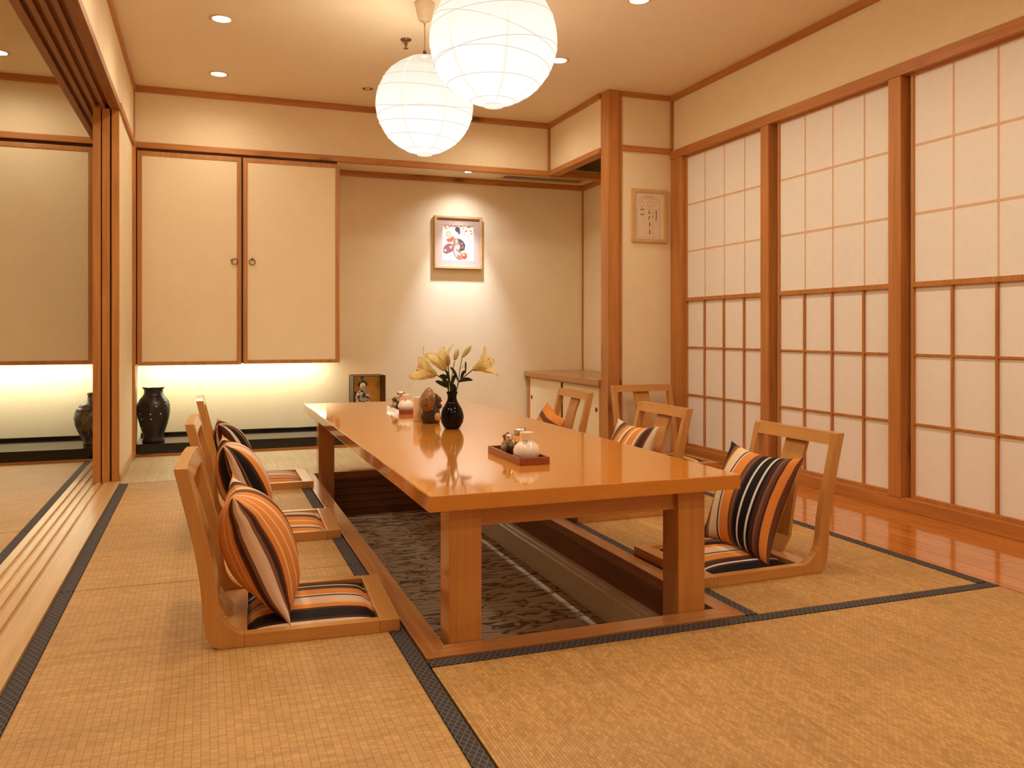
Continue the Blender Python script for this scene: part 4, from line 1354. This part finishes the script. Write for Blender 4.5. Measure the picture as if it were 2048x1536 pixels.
def nb(x0, y0, x1, y1, mi):
    """marks in the close-up pixels of the notice (paper 335..955 x 265..1300)"""
    fx = lambda x: NX0 + w + (x - 335) / 620 * (NX1 - NX0 - 2 * w)
    fz = lambda y: NZ1 - w - (y - 275) / 1010 * (NZ1 - NZ0 - 2 * w)
    b.box(fx(x0), fx(x1), yn - .0086, yn - .0075, fz(y1), fz(y0), mi=mi)
for x in range(530, 730, 22): nb(x, 345, x + 14, 362, 3)
for x in range(445, 800, 20): nb(x, 376, x + 13, 384, 3); nb(x + 3, 398, x + 15, 406, 3)
for x0, y0, x1, y1 in ((400, 420, 404, 1250), (400, 418, 875, 422), (870, 430, 874, 1280), (722, 425, 726, 1280), (400, 1246, 870, 1250), (410, 626, 700, 630)): nb(x0, y0, x1, y1, 2)
for cx0 in (485, 648):
    for k in range(6):
        a = k * PI / 3 + PI / 6
        x, y = cx0 + 42 * math.cos(a), 522 + 62 * math.sin(a)
        nb(x - 12, y - 12, x + 12, y + 12, 2)
nb(455, 645, 545, 660, 1); nb(455, 748, 540, 766, 1); nb(470, 618, 525, 628, 2)
nb(632, 655, 648, 712, 4); nb(640, 705, 672, 736, 4); nb(645, 780, 672, 812, 4); nb(632, 806, 648, 872, 4)
nb(648, 915, 666, 1015, 1); nb(648, 1080, 666, 1180, 1); nb(790, 650, 808, 875, 1)
nb(726, 705, 738, 740, 1); nb(722, 770, 738, 812, 1); nb(765, 485, 800, 497, 2); nb(812, 487, 845, 497, 2)
obj('notice_sheet', b, [notice_paper, n_ink, n_grey, n_red, n_deep], t)

# ------------------------------------------------------------------ ceiling fittings
LR = .245
def lantern(x, y, z, label, seed):
    t = thing('pendant_lantern', label, 'pendant lamp', (x, y, z), group='paper lanterns over the table')
    random.seed(seed)
    prof = [(.036, -LR + .002)]
    n = 26
    a0 = math.asin(.036 / LR)
    for k in range(n + 1):
        a = a0 + (PI - 2 * a0) * k / n
        prof.append((LR * math.sin(a), -LR * math.cos(a)))
    obj('paper_shade', MB().lathe(prof, seg=48, ruffle=lambda a, zz: 1 + .006 * math.sin(9 * a + zz * 20)), lantern_paper, t, False)
    obj('bottom_ring', MB().lathe([(.037, -LR + .010), (.038, -LR - .006), (.0365, -LR - .006), (.0355, -LR + .010)], seg=32), lantern_seam, t, False)
    obj('light_stop_fitting', MB().lathe([(0, LR - .004), (.040, LR - .006), (.040, LR + .002), (.012, LR + .006), (.008, LR + .03), (0, LR + .03)], seg=24), bronze, t, False)  # opaque cap added to keep the bulb's beam off the ceiling cup
    for k in range(9):
        zc = -LR * .90 + 1.8 * LR * k / 8 + random.uniform(-.012, .012)
        tilt = random.uniform(-.30, .30) * (1 - abs(zc) / LR) ; ph = random.uniform(0, 2 * PI)
        nrm = Vector((math.sin(tilt) * math.cos(ph), math.sin(tilt) * math.sin(ph), math.cos(tilt)))
        u = nrm.orthogonal().normalized(); v = nrm.cross(u)
        rr = math.sqrt(max(.0004, LR * LR - zc * zc)) * 1.007
        pts = [nrm * zc * 1.004 + u * rr * math.cos(2 * PI * q / 56) + v * rr * math.sin(2 * PI * q / 56) for q in range(56)]
        obj('rib', MB().tube(pts, .0015, 5, closed=True), lantern_rib, t, False)
    for k in range(7):
        a = 2 * PI * k / 7 + seed
        tb = bmesh.new(); prev = None
        for q in range(23):
            e = .22 + (PI - .44) * q / 22
            r = LR * 1.0075
            c = Vector((r * math.sin(e) * math.cos(a), r * math.sin(e) * math.sin(a), -r * math.cos(e)))
            sd = Vector((-math.sin(a), math.cos(a), 0)) * .0055
            cur = (tb.verts.new(c - sd), tb.verts.new(c + sd))
            if prev: tb.faces.new((prev[0], prev[1], cur[1], cur[0]))
            prev = cur
        bmesh.ops.solidify(tb, geom=list(tb.faces), thickness=.0004)
        obj('paper_seam', MB().merge(tb), lantern_seam, t, False)
    obj('cord', MB().tube([(0, 0, LR * .97), (0, 0, CZ - z - .08)], .0035, 8), plain('lamp_cord_' + str(seed), (.55, .36, .18), .5), t, False)
    zt = CZ - z
    obj('ceiling_cup', MB().lathe([(.0, zt), (.052, zt), (.050, zt - .012), (.034, zt - .085), (.026, zt - .092), (.010, zt - .093), (.008, zt - .105), (0, zt - .105)], seg=32), white_plastic, t, False)
lantern(1.040, 3.033, 1.964, 'larger looking round white paper lantern hanging nearest the camera, cut by the top edge', 1)
lantern(1.040, 4.105, 1.990, 'round white paper lantern hanging farther back over the middle of the table', 4)

def downlight(x, y, label, z=CZ, glow=lamp_glow, r=.045):
    t = thing('downlight', label, 'ceiling light', (x, y, z), group='small round ceiling downlights')
    obj('trim_ring', MB().lathe([(r * 1.35, 0), (r * 1.35, -.004), (r * 1.1, -.006), (r, -.003), (r, 0)], seg=32), ringmetal, t, False)
    obj('lamp_glass', MB().lathe([(0, -.0035), (r, -.0025), (r, -.0005)], seg=28), glow, t, False)
downlight(.08, 4.68, 'glowing downlight at top left, nearer of the two on that side')
downlight(.08, 5.69, 'glowing downlight at top left, the one nearer the double cupboard')
downlight(2.03, 4.685, 'glowing downlight half hidden by the right edge of the near paper lantern')
downlight(2.035, 3.69, 'glowing downlight cut by the top edge of the photo right of the near lantern')
downlight(-1.155, 5.70, 'downlight of the adjoining room at the far left edge')
downlight(1.977, 6.396, 'small whitish downlight in the alcove ceiling above the framed print', 2.130, lamp_glow_cool, .026)
t = thing('ceiling_speaker', 'unlit small round recessed ceiling fitting left of the far paper lantern', 'ceiling fitting', (1.040, 5.685, CZ))
obj('outer_ring', MB().lathe([(.046, 0), (.046, -.003), (.040, -.005), (.034, -.003)], seg=32), ringmetal, t, False)
obj('dark_recess', MB().lathe([(.034, -.003), (.026, -.0015), (.018, -.001), (0, -.001)], seg=28), ventdark, t, False)
obj('inner_lens', MB().lathe([(.018, -.001), (.016, -.006), (0, -.008)], seg=24), white_plastic, t, False)
t = thing('fire_sprinkler', 'small metal fire sprinkler head on the ceiling left of the lantern cord', 'sprinkler', (1.070, 4.655, CZ))
obj('escutcheon', MB().lathe([(0, 0), (.032, 0), (.030, -.006), (.018, -.012), (.010, -.014)], seg=28), brassy, t, False)
obj('sprinkler_body', MB().lathe([(.010, -.013), (.009, -.030), (.005, -.040), (.004, -.050), (0, -.050)], seg=16), brassy, t, False)
obj('deflector', MB().lathe([(0, -.050), (.014, -.051), (.014, -.053), (0, -.055)], seg=20), brassy, t, False)
t = thing('air_vent', 'long slotted air vent in the alcove ceiling beside its downlight', 'air vent', (2.66, 6.47, 2.130))
VX0, VX1, VY0, VY1 = 2.28, 3.05, 6.37, 6.60
b = MB()
b.box(VX0, VX1, VY0, VY0 + .045, 2.124, 2.130).box(VX0, VX1, VY1 - .045, VY1, 2.124, 2.130).box(VX0, VX0 + .03, VY0 + .045, VY1 - .045, 2.124, 2.130).box(VX1 - .03, VX1, VY0 + .045, VY1 - .045, 2.124, 2.130)
obj('vent_frame', b, white_plastic, t)
obj('vent_throat', MB().box(VX0 + .03, VX1 - .03, VY0 + .045, VY1 - .045, 2.1285, 2.130), ventdark, t)
b = MB()
for k in range(26):
    x = VX0 + .04 + k * (VX1 - VX0 - .08) / 25
    b.box(x - .005, x + .005, VY0 + .045, VY1 - .045, 2.1245, 2.1285)
obj('louvre_slats', b, ventgrey, t)

# ------------------------------------------------------------------ lights
def spot(x, y, z, power, size, col, blend=.9, tilt=(0, 0), r=.04):
    l = bpy.data.lights.new('downlight_and_fill_beam', 'SPOT')
    l.energy = power; l.spot_size = math.radians(size); l.spot_blend = blend; l.color = col; l.shadow_soft_size = r
    o = bpy.data.objects.new('downlight_and_fill_beam', l); COL.objects.link(o)
    o.location = (x, y, z); o.rotation_euler = (tilt[0], tilt[1], 0)
    return o
WARM = (1.0, .86, .66)
PW = 20
for y in (5.67, 4.68, 3.69, 2.70, 1.71, .72, -.27):  # rows follow the downlight grid; the last is added for frontal fill
    for x in (.08, 2.033):
        spot(x, y, CZ - .02, PW * (1.35 if y < 2 else .68 if y > 5 else 1), 168, WARM, .8)
for x, y in ((-1.155, 5.70), (-1.155, 4.2), (-1.155, 2.7), (-2.3, 4.2), (-2.3, 2.2)):  # first is the adjoining room's downlight, the rest are added fill
    spot(x, y, CZ - .02, PW * (.7 if y > 5 else 1.1), 168, WARM, .8)
spot(1.977, 6.396, 2.112, 120, 54, (.80, .92, 1.15), 1.0, (math.radians(11), 0), .03)     # reflector lamp: hot core
spot(1.977, 6.396, 2.112, 20, 130, (.90, .93, 1.0), 1.0, (math.radians(8), 0), .03)      # and its spill
def bulb(x, y, z, power):
    l = bpy.data.lights.new('lantern_bulb', 'POINT')
    l.energy = power; l.color = (1.0, .83, .60); l.shadow_soft_size = .10
    o = bpy.data.objects.new('lantern_bulb', l); COL.objects.link(o); o.location = (x, y, z)
bulb(1.040, 3.033, 1.964, 60)
bulb(1.040, 4.105, 1.990, 60)
def strip(x0, x1, power):
    l = bpy.data.lights.new('strip_glow', 'AREA')
    l.shape = 'RECTANGLE'; l.size = x1 - x0; l.size_y = .03; l.energy = power; l.color = (.97, .95, .74)
    o = bpy.data.objects.new('strip_glow', l); COL.objects.link(o)
    o.location = ((x0 + x1) / 2, YA - .12, .634)
strip(-.42, .88, 7.5)
strip(-2.0, -.72, 7.5)

w = bpy.data.worlds.new('dim_surround'); scene.world = w; w.use_nodes = True
w.node_tree.nodes['Background'].inputs[0].default_value = (.9, .6, .35, 1)
w.node_tree.nodes['Background'].inputs[1].default_value = .05

# ------------------------------------------------------------------ camera
cam = bpy.data.cameras.new('camera')
co = bpy.data.objects.new('camera', cam); COL.objects.link(co)
co.location = (0, 0, .85)
co.rotation_euler = (PI / 2, 0, -THETA)
cam.sensor_width = 36.0; cam.sensor_fit = 'HORIZONTAL'
cam.lens = 1666.0 * 36.0 / 2048.0
cam.shift_y = -(768 - 662) / 2048.0
cam.clip_start = .05
scene.camera = co
vs = scene.view_settings
vs.view_transform = 'Standard'; vs.look = 'None'; vs.gamma = 1.0; vs.exposure = 0.05; vs.use_curve_mapping = False
scene.cycles.max_bounces = 8
scene.cycles.diffuse_bounces = 6
scene.cycles.caustics_reflective = False
scene.cycles.caustics_refractive = False
for o in bpy.data.objects:
    if '_base' in o: del o['_base']
